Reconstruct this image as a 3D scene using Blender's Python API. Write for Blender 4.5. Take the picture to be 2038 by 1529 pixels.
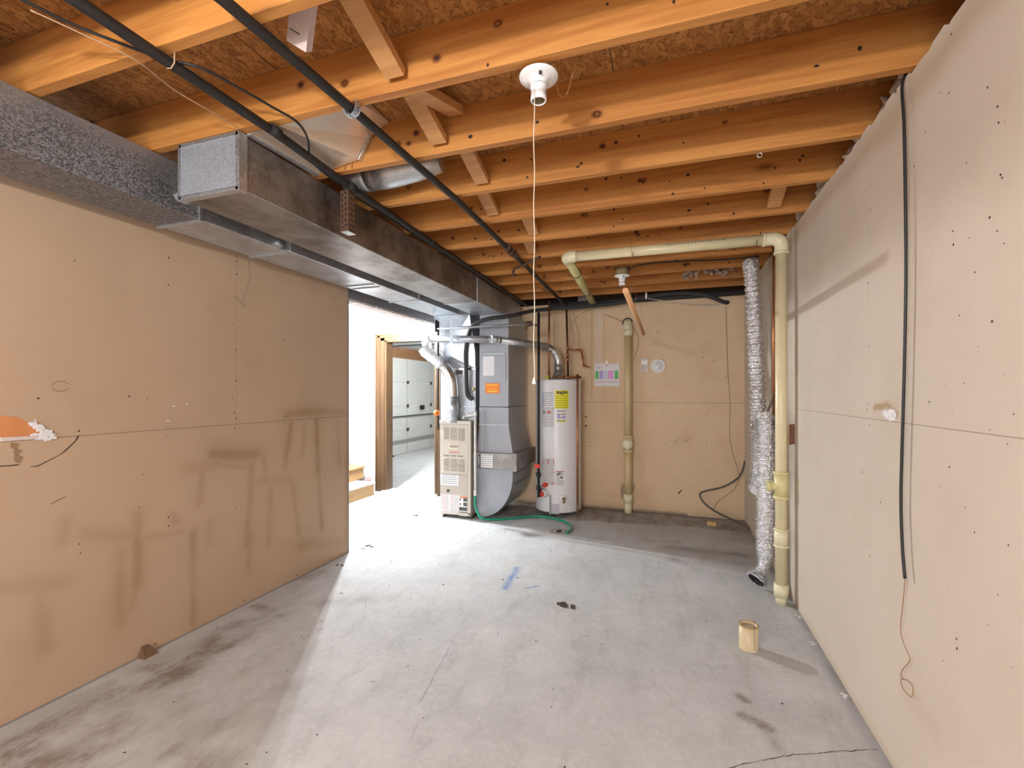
import bpy, math, random
import numpy as np
from mathutils import Vector, Matrix
random.seed(7); rng = np.random.RandomState(11)
for o in list(bpy.data.objects): bpy.data.objects.remove(o)
SC = bpy.context.scene
COL = SC.collection
PI = math.pi
# ---------------------------------------------------------------- camera
FPX, HC, HZ = 918.0, 1.32, 781.0
YAW = math.atan(310 / FPX)
cam = bpy.data.cameras.new('camera'); camo = bpy.data.objects.new('camera', cam); COL.objects.link(camo)
camo.location = (0, 0, HC); camo.rotation_euler = (PI / 2, 0, YAW)
cam.sensor_width = 36; cam.lens = FPX / 2038 * 36; cam.shift_y = (HZ - 764.5) / 2038
cam.clip_start = 0.02; cam.clip_end = 60
SC.camera = camo
# ---------------------------------------------------------------- world, exposure
w = bpy.data.worlds.new('world'); SC.world = w; w.use_nodes = True
w.node_tree.nodes['Background'].inputs[0].default_value = (0.9, 0.95, 1, 1)
w.node_tree.nodes['Background'].inputs[1].default_value = 0.3
vs = SC.view_settings
vs.view_transform = 'Standard'; vs.look = 'None'; vs.gamma = 1; vs.use_curve_mapping = False
vs.exposure = 1.46
# ---------------------------------------------------------------- lamps (bulb positions of the room)
BULB1 = (-3.28, 4.50, 2.12)      # bulb by the stairs
BULB2 = (-0.80, -0.45, 2.06)     # bulb on the ceiling behind the camera
BULB3 = (-3.6, 8.0, 2.14)         # added unseen bulb that lights the garage
def point(name, loc, power, col, r):
    l = bpy.data.lights.new(name, 'POINT'); l.energy = power; l.color = col; l.shadow_soft_size = r
    o = bpy.data.objects.new(name, l); COL.objects.link(o); o.location = loc; return o
point('stair_bulb_light', BULB1, 530, (0.94, 0.98, 1.0), 0.035)
point('rear_bulb_light', BULB2, 90, (1.0, 0.94, 0.88), 0.04)
wl = bpy.data.lights.new('added_fill_light', 'AREA'); wl.shape = 'RECTANGLE'; wl.size = 2.5; wl.size_y = 1.25; wl.energy = 34; wl.color = (.90, .96, 1.0)  # added area light behind the camera, fills and flattens the room light
wo = bpy.data.objects.new('added_fill_light', wl); COL.objects.link(wo); wo.location = (-.85, -2.57, 1.5); wo.rotation_euler = (PI/2, 0, 0)
point('added_garage_light', BULB3, 50, (0.95, 0.98, 1.0), 0.1)  # added lamp, its source is out of view
# ---------------------------------------------------------------- rulers
Fv = np.array([-math.sin(YAW), math.cos(YAW), 0]); Rv = np.array([math.cos(YAW), math.sin(YAW), 0])
C0 = np.array([0, 0, HC])
def ray(px, py): return Fv + Rv * (px - 1019) / FPX + np.array([0, 0, 1.0]) * (HZ - py) / FPX
def pz(px, py, z): d = ray(px, py); return C0 + d * (z - HC) / d[2]
def pxx(px, py, x): d = ray(px, py); return C0 + d * x / d[0]
def pyy(px, py, y): d = ray(px, py); return C0 + d * y / d[1]
# ---------------------------------------------------------------- mesh builder
class MB:
    def __init__(s): s.v = []; s.f = []; s.m = []; s.s = []
    def add(s, vs, fs, m=0, sm=False):
        b = len(s.v); s.v += [tuple(float(c) for c in p) for p in vs]
        for f in fs: s.f.append([i + b for i in f]); s.m.append(m); s.s.append(sm)
        return s
    def box(s, x0, x1, y0, y1, z0, z1, m=0):
        return s.add([(x0,y0,z0),(x1,y0,z0),(x1,y1,z0),(x0,y1,z0),(x0,y0,z1),(x1,y0,z1),(x1,y1,z1),(x0,y1,z1)],
            [(0,3,2,1),(4,5,6,7),(0,1,5,4),(1,2,6,5),(2,3,7,6),(3,0,4,7)], m)
    def bar(s, p, q, w, h, m=0, up=(0,0,1)):
        p = Vector(p); q = Vector(q); d = (q - p).normalized(); u = Vector(up)
        a = d.cross(u)
        if a.length < 1e-4: a = d.cross(Vector((1,0,0)))
        a.normalize(); b = a.cross(d).normalized(); vs = []
        for c in (p, q):
            for i, j in ((-1,-1),(1,-1),(1,1),(-1,1)): vs.append(c + a * (w/2*i) + b * (h/2*j))
        return s.add(vs, [(0,1,2,3),(7,6,5,4),(0,4,5,1),(1,5,6,2),(2,6,7,3),(3,7,4,0)], m)
    def tube(s, pts, r, n=12, m=0, caps=True, sm=True, flat=1.0):
        P = [Vector(tuple(float(c) for c in p)) for p in pts]; N = len(P)
        rs = list(r) if hasattr(r, '__len__') else [r] * N
        T = []
        for i in range(N):
            a = P[max(i-1, 0)]; b = P[min(i+1, N-1)]; t = b - a
            T.append(t.normalized() if t.length > 1e-9 else (T[-1] if T else Vector((0,0,1))))
        u = Vector((0,0,1)) if abs(T[0].z) < .9 else Vector((1,0,0))
        u = (u - T[0] * u.dot(T[0])).normalized(); vs = []
        for i in range(N):
            u = (u - T[i] * u.dot(T[i]))
            u = u.normalized() if u.length > 1e-6 else T[i].orthogonal().normalized()
            b = T[i].cross(u)
            for k in range(n):
                a = 2*PI*k/n; vs.append(P[i] + (u * math.cos(a) + b * math.sin(a) * flat) * rs[i])
        fs = [(i*n+k, i*n+(k+1) % n, (i+1)*n+(k+1) % n, (i+1)*n+k) for i in range(N-1) for k in range(n)]
        s.add(vs, fs, m, sm)
        if caps:
            b0 = len(s.v) - N*n
            s.f.append([b0 + k for k in range(n)][::-1]); s.m.append(m); s.s.append(False)
            s.f.append([b0 + (N-1)*n + k for k in range(n)]); s.m.append(m); s.s.append(False)
        return s
    def lathe(s, prof, o, ax=(0,0,1), n=32, m=0):   # prof: (radius, height along ax)
        ax = Vector(ax).normalized(); o = Vector(o)
        u = ax.orthogonal().normalized(); b = ax.cross(u); vs = []
        for r, h in prof:
            for k in range(n):
                a = 2*PI*k/n; vs.append(o + ax*h + (u*math.cos(a) + b*math.sin(a))*max(r, 1e-5))
        N = len(prof)
        fs = [(i*n+k, i*n+(k+1) % n, (i+1)*n+(k+1) % n, (i+1)*n+k) for i in range(N-1) for k in range(n)]
        return s.add(vs, fs, m, True)
    def prism(s, poly, axis, a, b, m=0):            # poly: 2D outline; axis 0/1/2 extruded a..b
        def P(u, v, w): return {0:(w,u,v), 1:(u,w,v), 2:(u,v,w)}[axis]
        n = len(poly); vs = [P(u,v,a) for u,v in poly] + [P(u,v,b) for u,v in poly]
        fs = [tuple(range(n)), tuple(range(2*n-1, n-1, -1))] + [(i, n+i, n+(i+1) % n, (i+1) % n) for i in range(n)]
        return s.add(vs, fs, m)
    def disc(s, c, nrm, r, n=8, m=0, ry=None, rot=0):
        nrm = Vector(nrm).normalized(); u = Vector((0,0,1)) if abs(nrm.z) < .9 else Vector((1,0,0))
        b = nrm.cross(u).normalized(); u = b.cross(nrm); c = Vector(tuple(float(k) for k in c)); ry = ry or r
        vs = []
        for k in range(n):
            a = 2*PI*k/n; x = math.cos(a)*r; y = math.sin(a)*ry
            vs.append(c + b*(x*math.cos(rot)-y*math.sin(rot)) + u*(x*math.sin(rot)+y*math.cos(rot)))
        return s.add(vs, [tuple(range(n))], m)
    def ribbon(s, pts, nrm, wd, m=0):
        P = [Vector(tuple(float(c) for c in p)) for p in pts]; nrm = Vector(nrm); vs = []; fs = []
        for i, p in enumerate(P):
            t = (P[min(i+1, len(P)-1)] - P[max(i-1, 0)]).normalized(); b = nrm.cross(t).normalized()
            ww = wd[i] if hasattr(wd, '__len__') else wd
            vs += [p - b*ww/2, p + b*ww/2]
        for i in range(len(P)-1): fs.append((2*i, 2*i+1, 2*i+3, 2*i+2))
        return s.add(vs, fs, m)
def wloc(o):
    l = Vector((0,0,0))
    while o: l = l + o.location; o = o.parent
    return l
def obj(name, mb, mats, parent=None, bevel=0, label=None, solid=0):
    if not isinstance(mats, (list, tuple)): mats = [mats]
    V = np.array(mb.v)
    if parent: org = np.array(wloc(parent))
    else:
        lo = V.min(0); hi = V.max(0); org = np.array([(lo[0]+hi[0])/2, (lo[1]+hi[1])/2, lo[2]])
    me = bpy.data.meshes.new(name); me.from_pydata([tuple(p) for p in (V - org)], [], mb.f)
    for m in mats: me.materials.append(m)
    me.polygons.foreach_set('material_index', mb.m); me.polygons.foreach_set('use_smooth', mb.s)
    me.update()
    o = bpy.data.objects.new(name, me); COL.objects.link(o)
    if parent: o.parent = parent
    else: o.location = org
    if label: o['label'] = label
    if bevel:
        b = o.modifiers.new('bevel', 'BEVEL'); b.width = bevel; b.segments = 2; b.limit_method = 'ANGLE'; b.angle_limit = 0.9
    return o
def thing(name, label, cat, loc, group=None):
    o = bpy.data.objects.new(name, None); COL.objects.link(o); o.empty_display_size = .1
    o.location = tuple(float(c) for c in loc); o['label'] = label; o['category'] = cat
    if group: o['group'] = group
    return o
def tag(o, label, cat, group=None):
    o['label'] = label; o['category'] = cat
    if group: o['group'] = group
    return o
def struct(name, mb, mats, bevel=0):
    o = obj(name, mb, mats, None, bevel); o['kind'] = 'structure'; return o
def cr(pts, n=6):                                    # smooth curve through points
    P = [np.array(p, float) for p in pts]; out = []
    for i in range(len(P)-1):
        a = P[max(i-1,0)]; b = P[i]; c = P[i+1]; d = P[min(i+2, len(P)-1)]
        for k in range(n):
            t = k/n; out.append(.5*((2*b)+(-a+c)*t+(2*a-5*b+4*c-d)*t*t+(-a+3*b-3*c+d)*t**3))
    out.append(P[-1]); return out
# ---------------------------------------------------------------- materials
def lin(r, g, b):
    f = lambda c: (c/255/12.92) if c <= 10 else ((c/255+.055)/1.055)**2.4
    return (f(r), f(g), f(b), 1)
def M(name, col, rough=.6, metal=0.0, spec=None, emit=None):
    m = bpy.data.materials.new(name); m.use_nodes = True; b = m.node_tree.nodes['Principled BSDF']
    b.inputs['Base Color'].default_value = tuple(col) if len(col) == 4 else tuple(col)+(1,)
    b.inputs['Roughness'].default_value = rough; b.inputs['Metallic'].default_value = metal
    if spec is not None: b.inputs['Specular IOR Level'].default_value = spec
    if emit: b.inputs['Emission Color'].default_value = tuple(emit[:3])+(1,); b.inputs['Emission Strength'].default_value = emit[3]
    return m
class NT:
    def __init__(s, m): s.t = m.node_tree; s.b = s.t.nodes['Principled BSDF']
    def n(s, typ, **k):
        x = s.t.nodes.new(typ)
        for a, v in k.items():
            if a.startswith('i_'): x.inputs[a[2:].replace('_', ' ')].default_value = v
            else: setattr(x, a, v)
        return x
    def l(s, a, b): s.t.links.new(a, b)
    def coord(s, scale=(1,1,1), rot=(0,0,0), kind='Object'):
        tc = s.n('ShaderNodeTexCoord'); mp = s.n('ShaderNodeMapping')
        mp.inputs['Scale'].default_value = scale; mp.inputs['Rotation'].default_value = rot
        s.l(tc.outputs[kind], mp.inputs['Vector']); return mp.outputs[0]
    def noise(s, vec, scale, detail=4, rough=.55, dist=0):
        x = s.n('ShaderNodeTexNoise'); x.inputs['Scale'].default_value = scale; x.inputs['Detail'].default_value = detail
        x.inputs['Roughness'].default_value = rough; x.inputs['Distortion'].default_value = dist
        s.l(vec, x.inputs['Vector']); return x.outputs['Fac']
    def ramp(s, fac, stops):
        x = s.n('ShaderNodeValToRGB'); e = x.color_ramp.elements
        while len(e) < len(stops): e.new(.5)
        for k, (p, c) in enumerate(stops):
            e[k].position = p; e[k].color = c if hasattr(c, '__len__') else (c, c, c, 1)
        s.l(fac, x.inputs[0]); return x.outputs[0]
    def mix(s, fac, a, b, mode='MIX'):
        x = s.n('ShaderNodeMix', data_type='RGBA', blend_type=mode)
        for sock, v in ((x.inputs[0], fac), (x.inputs[6], a), (x.inputs[7], b)):
            if isinstance(v, (int, float)): sock.default_value = v
            elif hasattr(v, '__len__'): sock.default_value = v
            else: s.l(v, sock)
        return x.outputs[2]
    def math(s, op, a, b=None, c=None):
        x = s.n('ShaderNodeMath', operation=op)
        for i, v in enumerate((a, b, c)):
            if v is None: continue
            if isinstance(v, (int, float)): x.inputs[i].default_value = v
            else: s.l(v, x.inputs[i])
        return x.outputs[0]
    def bump(s, h, st=.3, d=.01):
        x = s.n('ShaderNodeBump'); x.inputs['Strength'].default_value = st; x.inputs['Distance'].default_value = d
        s.l(h, x.inputs['Height']); s.l(x.outputs[0], s.b.inputs['Normal'])
    def base(s, c): s.l(c, s.b.inputs['Base Color'])
def wood(name, c1, c2, along=0, knots=True, rough=.6, grain=1.0):
    m = M(name, c1, rough); t = NT(m)
    sc = [14, 14, 14]; sc[along] = .8
    inf = t.n('ShaderNodeObjectInfo')
    tc = t.n('ShaderNodeTexCoord'); ad = t.n('ShaderNodeVectorMath', operation='ADD')
    cmb = t.n('ShaderNodeCombineXYZ'); r = t.math('MULTIPLY', inf.outputs['Random'], 37.0)
    for k in range(3): t.l(r, cmb.inputs[k])
    t.l(tc.outputs['Object'], ad.inputs[0]); t.l(cmb.outputs[0], ad.inputs[1])
    mp = t.n('ShaderNodeMapping'); mp.inputs['Scale'].default_value = sc; t.l(ad.outputs[0], mp.inputs[0])
    g = t.noise(mp.outputs[0], 1.6*grain, 6, .6, 1.2)
    col = t.mix(t.ramp(g, [(.3, 0.0), (.72, 1.0)]), c1, c2)
    if knots:
        mp2 = t.n('ShaderNodeMapping'); s2 = [9, 9, 9]; s2[along] = 3.2; mp2.inputs['Scale'].default_value = s2
        t.l(ad.outputs[0], mp2.inputs[0])
        vo = t.n('ShaderNodeTexVoronoi', feature='F1'); vo.inputs['Scale'].default_value = .55; t.l(mp2.outputs[0], vo.inputs['Vector'])
        k = t.ramp(vo.outputs['Distance'], [(.045, 1.0), (.07, .45), (.15, 0.0)])
        col = t.mix(t.math('MULTIPLY', k, .8), col, (c1[0]*.22, c1[1]*.13, c1[2]*.08, 1))
    t.base(col); t.bump(g, .12, .003); return m
def galv(name, tint=(.62,.64,.68), rough=.42, dirt=.5, metal=.85, sp=130):
    m = M(name, tint, rough, metal); t = NT(m); v = t.coord()
    vo = t.n('ShaderNodeTexVoronoi', feature='F1'); vo.inputs['Scale'].default_value = sp; t.l(v, vo.inputs['Vector'])
    bw = t.n('ShaderNodeRGBToBW'); t.l(vo.outputs['Color'], bw.inputs[0])
    col = t.mix(bw.outputs[0], tuple(c*.78 for c in tint)+(1,), tuple(min(1, c*1.15) for c in tint)+(1,))
    n = t.noise(v, 3.5, 6, .65)
    col = t.mix(t.math('MULTIPLY', t.ramp(n, [(.42, 0.0), (.68, 1.0)]), dirt), col, (.10, .085, .075, 1))
    t.base(col); rr = t.math('MULTIPLY_ADD', bw.outputs[0], .22, rough-.08); t.l(rr, t.b.inputs['Roughness']); return m
def mottled(name):                                   # duct with frosty dark spangle
    m = M(name, (.5,.5,.52), .5, .45); t = NT(m); v = t.coord()
    vo = t.n('ShaderNodeTexVoronoi', feature='F1'); vo.inputs['Scale'].default_value = 190; t.l(v, vo.inputs['Vector'])
    bw = t.n('ShaderNodeRGBToBW'); t.l(vo.outputs['Color'], bw.inputs[0])
    sp = t.mix(t.ramp(bw.outputs[0], [(.2, 0.0), (.8, 1.0)]), (.045,.047,.05,1), (.30,.31,.34,1))
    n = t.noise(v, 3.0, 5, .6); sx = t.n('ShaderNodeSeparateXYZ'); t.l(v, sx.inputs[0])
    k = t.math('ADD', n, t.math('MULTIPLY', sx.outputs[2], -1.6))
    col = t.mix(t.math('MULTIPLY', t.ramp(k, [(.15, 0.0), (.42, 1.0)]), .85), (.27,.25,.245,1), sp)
    t.base(col); return m
def rough_paint(name, col, var=.06, scale=9, rough=.7, metal=0.0):
    m = M(name, col, rough, metal); t = NT(m); v = t.coord(); n = t.noise(v, scale, 5)
    c = list(col)[:3]
    t.base(t.mix(n, tuple(x*(1-var*2) for x in c)+(1,), tuple(min(1, x*(1+var)) for x in c)+(1,))); return m
JO = wood('pine_joist', (.63,.285,.072,1), (.38,.135,.026,1), 0)
JO2 = wood('pine_block', (.62,.33,.13,1), (.45,.20,.07,1), 0)
PINE = wood('pine_pale', (.72,.50,.26,1), (.60,.36,.16,1), 1)
RODM = wood('rod_wood', (.74,.42,.22,1), (.66,.34,.16,1), 1, False)
CAS = wood('oak_casing', (.11,.06,.027,1), (.05,.024,.009,1), 2, False, .45)
WOODWHITE = rough_paint('wood_pale_face', (.68,.58,.56), .12, 40)
GALV = galv('galvanized'); GALVB = galv('galvanized_bright', (.62,.66,.71), .36, .18)
GALVD = galv('galvanized_brown', (.40,.37,.35), .45, .9); MOT = mottled('galvanized_mottled')
GREY = rough_paint('grey_sheet_metal', (.40,.42,.46), .05, 6, .38, .45)
FOIL = M('foil', (.86,.87,.9), .22, 1.0)
PIPEB = rough_paint('black_iron', (.018,.016,.016), .3, 50, .6); PIPED = rough_paint('dark_insulation', (.05,.05,.052), .25, 30, .8)
CAB = rough_paint('black_cable', (.018,.018,.02), .2, 40, .5); GCAB = rough_paint('grey_cable', (.13,.13,.12), .2, 40, .6)
TANW = M('tan_wire', (.45,.30,.2), .6); COPW = M('thin_copper_wire', (.45,.22,.09), .4, .6)
COP = rough_paint('copper', (.62,.26,.12), .25, 30, .34, .8); RUST = rough_paint('rusty_steel', (.14,.075,.045), .5, 60, .8, .2)
PVC = rough_paint('cream_pvc', (.76,.68,.44), .06, 12, .32); PVCE = rough_paint('cream_pvc_fitting', (.80,.74,.52), .04, 12, .35)
PORC = M('white_porcelain', (.86,.86,.88), .18); PORCI = M('socket_brass', (.35,.3,.2), .4, .5); WPL = rough_paint('white_plastic', (.82,.82,.8), .03, 12, .4)
BEI = M('beige_enamel', (.56,.50,.43), .42); BEID = M('beige_enamel_dark', (.30,.25,.21), .5); BLK = M('black_slot', (.015,.014,.014), .7)
HEAT = rough_paint('grey_white_enamel', (.82,.82,.85), .03, 5, .32); HEATC = M('cream_side', (.62,.54,.42), .5)
RED = M('red_plastic', (.72,.05,.03), .35); YEL = M('yellow_label', (.85,.78,.02), .5); ORG = M('orange_label', (.85,.2,.03), .5)
LABW = rough_paint('white_label', (.78,.77,.76), .04, 60, .5); LABT = M('label_print', (.25,.25,.27), .6); LABR = M('label_print_red', (.65,.14,.12), .6)
LABB = M('label_dark', (.08,.08,.08), .6); GRN = M('green_hose', (.02,.32,.20), .3); WHP = M('white_pipe', (.74,.73,.71), .35)
GYP = rough_paint('broken_gypsum', (.82,.81,.84), .12, 90, .9); PAPER = M('paper_white', (.80,.78,.80), .6)
DEBR = rough_paint('debris', (.09,.065,.05), .4, 60, .9); TANBOX = rough_paint('light_box_yellowed', (.42,.36,.18), .2, 30, .6)
PLGR = M('p_green', (.08,.45,.12), .5); PLV = M('p_violet', (.45,.35,.72), .5); PLB = M('p_blue', (.55,.62,.78), .5); PLP = M('p_pink', (.75,.32,.68), .5)
INS = rough_paint('insulation', (.55,.42,.34), .35, 25, .95)
BULBM = M('lit_bulb', (1,1,1), .5, emit=(1, .98, .95, 60)); BULBW = M('lit_bulb_warm', (1,1,1), .5, emit=(1, .9, .8, 30))
GARW = rough_paint('garage_wall_white', (.58,.59,.58), .04, 4); GDOOR = M('garage_door_panel', (.66,.66,.62), .5)
def paperwall(name, base, stain, seams):             # drywall: sheet colour, soft blotches, painted stain masks, thin seams
    m = M(name, base, .85); t = NT(m); v = t.coord(kind='Object')
    at = t.n('ShaderNodeAttribute', attribute_name='mask'); sp = t.n('ShaderNodeSeparateColor'); t.l(at.outputs['Color'], sp.inputs[0])
    n = t.noise(v, 2.2, 5, .55); n2 = t.noise(v, 120, 3, .6)
    c = t.mix(n, tuple(x*.93 for x in base[:3])+(1,), tuple(min(1, x*1.06) for x in base[:3])+(1,))
    c = t.mix(t.math('MULTIPLY', n2, .10), c, (.25,.18,.12,1))
    c = t.mix(sp.outputs[0], c, stain, 'MULTIPLY')
    c = t.mix(sp.outputs[1], c, (.74,.70,.62,1))
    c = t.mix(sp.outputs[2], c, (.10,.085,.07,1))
    geo = t.n('ShaderNodeNewGeometry'); sx = t.n('ShaderNodeSeparateXYZ'); t.l(geo.outputs['Position'], sx.inputs[0])
    for ax, val, lo_ax, lo, hi, wd, dk in seams:     # axis, position, clamp axis, from, to, half width, strength
        d = t.math('ABSOLUTE', t.math('SUBTRACT', sx.outputs[ax], val))
        k = t.math('LESS_THAN', d, wd)
        if lo_ax is not None:
            k = t.math('MULTIPLY', k, t.math('GREATER_THAN', sx.outputs[lo_ax], lo)); k = t.math('MULTIPLY', k, t.math('LESS_THAN', sx.outputs[lo_ax], hi))
        c = t.mix(t.math('MULTIPLY', k, dk), c, (.12,.08,.05,1))
    t.base(c); t.bump(n2, .05, .002); return m
def grid(mb, org, du, dv, nu, nv, flip=False, m=0):
    org = np.array(org, float); du = np.array(du, float); dv = np.array(dv, float)
    vs = [org + du*(i/nu) + dv*(j/nv) for j in range(nv+1) for i in range(nu+1)]
    fs = []
    for j in range(nv):
        for i in range(nu):
            a = j*(nu+1)+i; q = (a, a+1, a+nu+2, a+nu+1); fs.append(q[::-1] if flip else q)
    mb.add(vs, fs, m); return np.array(vs)
def setmask(o, W, R, G, B):
    me = o.data; n = len(me.vertices); A = np.zeros((n, 4), np.float32); A[:, 3] = 1
    k = len(W); A[:k, 0] = np.clip(R, 0, 1); A[:k, 1] = np.clip(G, 0, 1); A[:k, 2] = np.clip(B, 0, 1)
    ca = me.color_attributes.new('mask', 'FLOAT_COLOR', 'POINT'); ca.data.foreach_set('color', A.ravel())
def segd(P, a, b):                                   # distance of 2D points to a segment
    a = np.array(a); b = np.array(b); d = b-a; t = np.clip(((P-a)@d)/(d@d+1e-12), 0, 1)
    return np.linalg.norm(P - a - t[:, None]*d, axis=1)
def vnoise(P, s, seed=0):
    r = np.random.RandomState(seed); T = r.rand(64, 64); q = P*s; i = np.floor(q).astype(int); f = q-i; f = f*f*(3-2*f)
    g = lambda a, b: T[a % 64, b % 64]
    x, y = i[:, 0], i[:, 1]
    return (g(x,y)*(1-f[:,0])+g(x+1,y)*f[:,0])*(1-f[:,1]) + (g(x,y+1)*(1-f[:,0])+g(x+1,y+1)*f[:,0])*f[:,1]
def fbm(P, s, seed=0): return sum(vnoise(P, s*2**k, seed+k)/2**(k+1) for k in range(4))/.9375
WPL_ = M('added_window_white', (.8,.8,.8), .4)
XR, XL, YB, HJ, ZO = .75, -2.497, 5.27, 2.3675, 2.557
YE = 3.17      # end of left wall
# ================================================================ FLOOR
mb = MB(); W = grid(mb, (-4.9, -2.6, 0), (5.65, 0, 0), (0, 7.87, 0), 380, 530)
NAILM = M('dark_mark', (.03,.022,.018), .9)
fm = M('concrete', (.6,.6,.6), .75); t = NT(fm)
at = t.n('ShaderNodeAttribute', attribute_name='mask'); sp = t.n('ShaderNodeSeparateColor'); t.l(at.outputs['Color'], sp.inputs[0])
v = t.coord((1,1,1)); vst = t.coord((1.0, .35, 1), (0,0,.5))
n1 = t.noise(v, 1.6, 10, .72, 0); n2 = t.noise(v, 34, 8, .75); n3 = t.noise(vst, 7, 10, .75, .25); n4 = t.noise(v, 150, 2)
c = t.mix(t.ramp(n1, [(.3, 0.0), (.7, 1.0)]), (.38,.39,.395,1), (.57,.58,.59,1))
c = t.mix(t.math('MULTIPLY', t.ramp(n3, [(.50, 0.0), (.66, 1.0)]), .5), c, (.33,.325,.32,1))
c = t.mix(t.math('MULTIPLY', t.ramp(n2, [(.52, 0.0), (.68, 1.0)]), .35), c, (.70,.70,.69,1))
c = t.mix(t.math('MULTIPLY', t.ramp(n2, [(.30, 1.0), (.44, 0.0)]), .35), c, (.30,.29,.28,1))
c = t.mix(t.ramp(n4, [(.675, 0.0), (.72, .6)]), c, (.16,.14,.12,1))
st = t.math('MULTIPLY', sp.outputs[0], t.ramp(t.math('ADD', t.math('MULTIPLY', n3, .6), t.math('MULTIPLY', n2, .4)), [(.42, .25), (.56, 1.0)]))
c = t.mix(t.math('MULTIPLY', st, .85), c, (.17,.115,.08,1))
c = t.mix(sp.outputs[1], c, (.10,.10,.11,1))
c = t.mix(sp.outputs[2], c, (.16,.24,.44,1))
t.base(c); t.bump(t.math('ADD', n2, n4), .12, .004)
P2 = W[:, :2]; fb = fbm(P2, 3.0, 3); fb2 = fbm(P2, 9.0, 8)
def fseg(a, b, wd, q=2.0):
    A = pz(*a, 0)[:2]; B = pz(*b, 0)[:2]; return np.exp(-(segd(P2, A, B)/wd)**q)
R = 0*fb; G = 0*fb; Bm = 0*fb
for a, b, wd, k in [((60,1480),(330,1330),.13,1.2), ((330,1350),(520,1230),.13,1.1), ((505,1210),(560,1225),.05,1.6), ((170,1440),(430,1300),.16,.8), ((150,1520),(480,1420),.12,.5),
                  ((380,1310),(450,1290),.06,1.5), ((640,1200),(770,1190),.07,.45), ((600,1350),(530,1390),.06,.4), ((20,1520),(200,1500),.1,.9), ((250,1460),(520,1300),.16,.7), ((560,1160),(640,1140),.05,.6), ((330,1500),(420,1529),.1,.7)]:
    R = np.maximum(R, fseg(a, b, wd)*k)
R = R*np.clip((fb*.5+fb2*.5-.36)*5, 0, 1)
line = 4.60 + (fb2-.5)*.10 + np.clip((P2[:,0]+1.9)*.10, 0, .22)
R = np.maximum(R, np.clip((P2[:,1]-line)/.04, 0, 1)*(P2[:,0] > -1.95)*(.68+.3*fb2))
for a, b, wd, k in [((1330,1090),(1480,1105),.07,.9), ((1290,1075),(1350,1080),.05,.5), ((1340,1115),(1420,1140),.05,.45), ((1380,1135),(1480,1120),.04,.35)]:
    G = np.maximum(G, fseg(a, b, wd)*k*np.clip(fb*1.6-.2, 0, 1))
for a, b, wd, k in [((1480,1425),(1530,1450),.028,2.2), ((1470,1385),(1485,1395),.02,1.5), ((1530,1460),(1560,1500),.03,.8)]:
    R = np.maximum(R, fseg(a, b, wd, 4)*k*np.clip(fb2*2-.3, 0, 1))
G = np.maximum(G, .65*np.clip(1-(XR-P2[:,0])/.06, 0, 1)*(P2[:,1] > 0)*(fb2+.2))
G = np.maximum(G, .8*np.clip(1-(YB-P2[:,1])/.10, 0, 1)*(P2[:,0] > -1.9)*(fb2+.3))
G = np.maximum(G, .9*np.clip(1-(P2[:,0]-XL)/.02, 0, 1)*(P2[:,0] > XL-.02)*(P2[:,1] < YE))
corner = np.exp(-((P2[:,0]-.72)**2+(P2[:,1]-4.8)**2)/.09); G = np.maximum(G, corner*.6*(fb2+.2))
for a, b, wd, k in [((1005,1172),(1030,1130),.022,1.4), ((1048,1171),(1070,1167),.012,1.2), ((875,1310),(895,1304),.012,.6), ((950,1180),(955,1190),.01,.4)]:
    Bm = np.maximum(Bm, fseg(a, b, wd)*k*np.clip(fb2*1.8-.3, 0, 1))
for k in range(260):                                  # grit and chips: marks lying in the floor surface
    a = rng.rand()*PI; x = rng.uniform(-2.4, .7); y = rng.uniform(.7, 5.1); r = rng.choice([.002,.003,.004,.007], p=[.4,.35,.2,.05])
    mb.disc((x, y, .0006), (0,0,1), r*rng.uniform(1,2), 6, 1, r, a)
def crack(pts, wd):
    q = [];
    for i in range(len(pts)-1):
        A = pz(*pts[i], 0); B = pz(*pts[i+1], 0); n = 14
        for k in range(n): q.append(A+(B-A)*k/n + np.array([rng.uniform(-.004,.004), rng.uniform(-.004,.004), 0]))
    q = [np.array([p[0], p[1], .0007]) for p in q]; mb.ribbon(q, (0,0,1), [wd*rng.uniform(.3,1.2) for _ in q], 1)
crack([(1450,1529),(1560,1505),(1640,1498),(1755,1492)], .003)
crack([(600,1275),(648,1248)], .003); crack([(700,1074),(765,1076)], .0025); crack([(835,1400),(905,1270)], .0015); crack([(815,1480),(830,1440)], .0015)
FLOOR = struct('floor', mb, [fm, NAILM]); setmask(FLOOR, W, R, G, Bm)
# ================================================================ WALLS
def nails(mb, pts, fn, nrm, r=.0035, m=1):
    for p in pts: mb.disc(np.array(fn(*p)) + np.array(nrm)*.0007, nrm, r*rng.uniform(.7,1.2), 7, m)
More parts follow.
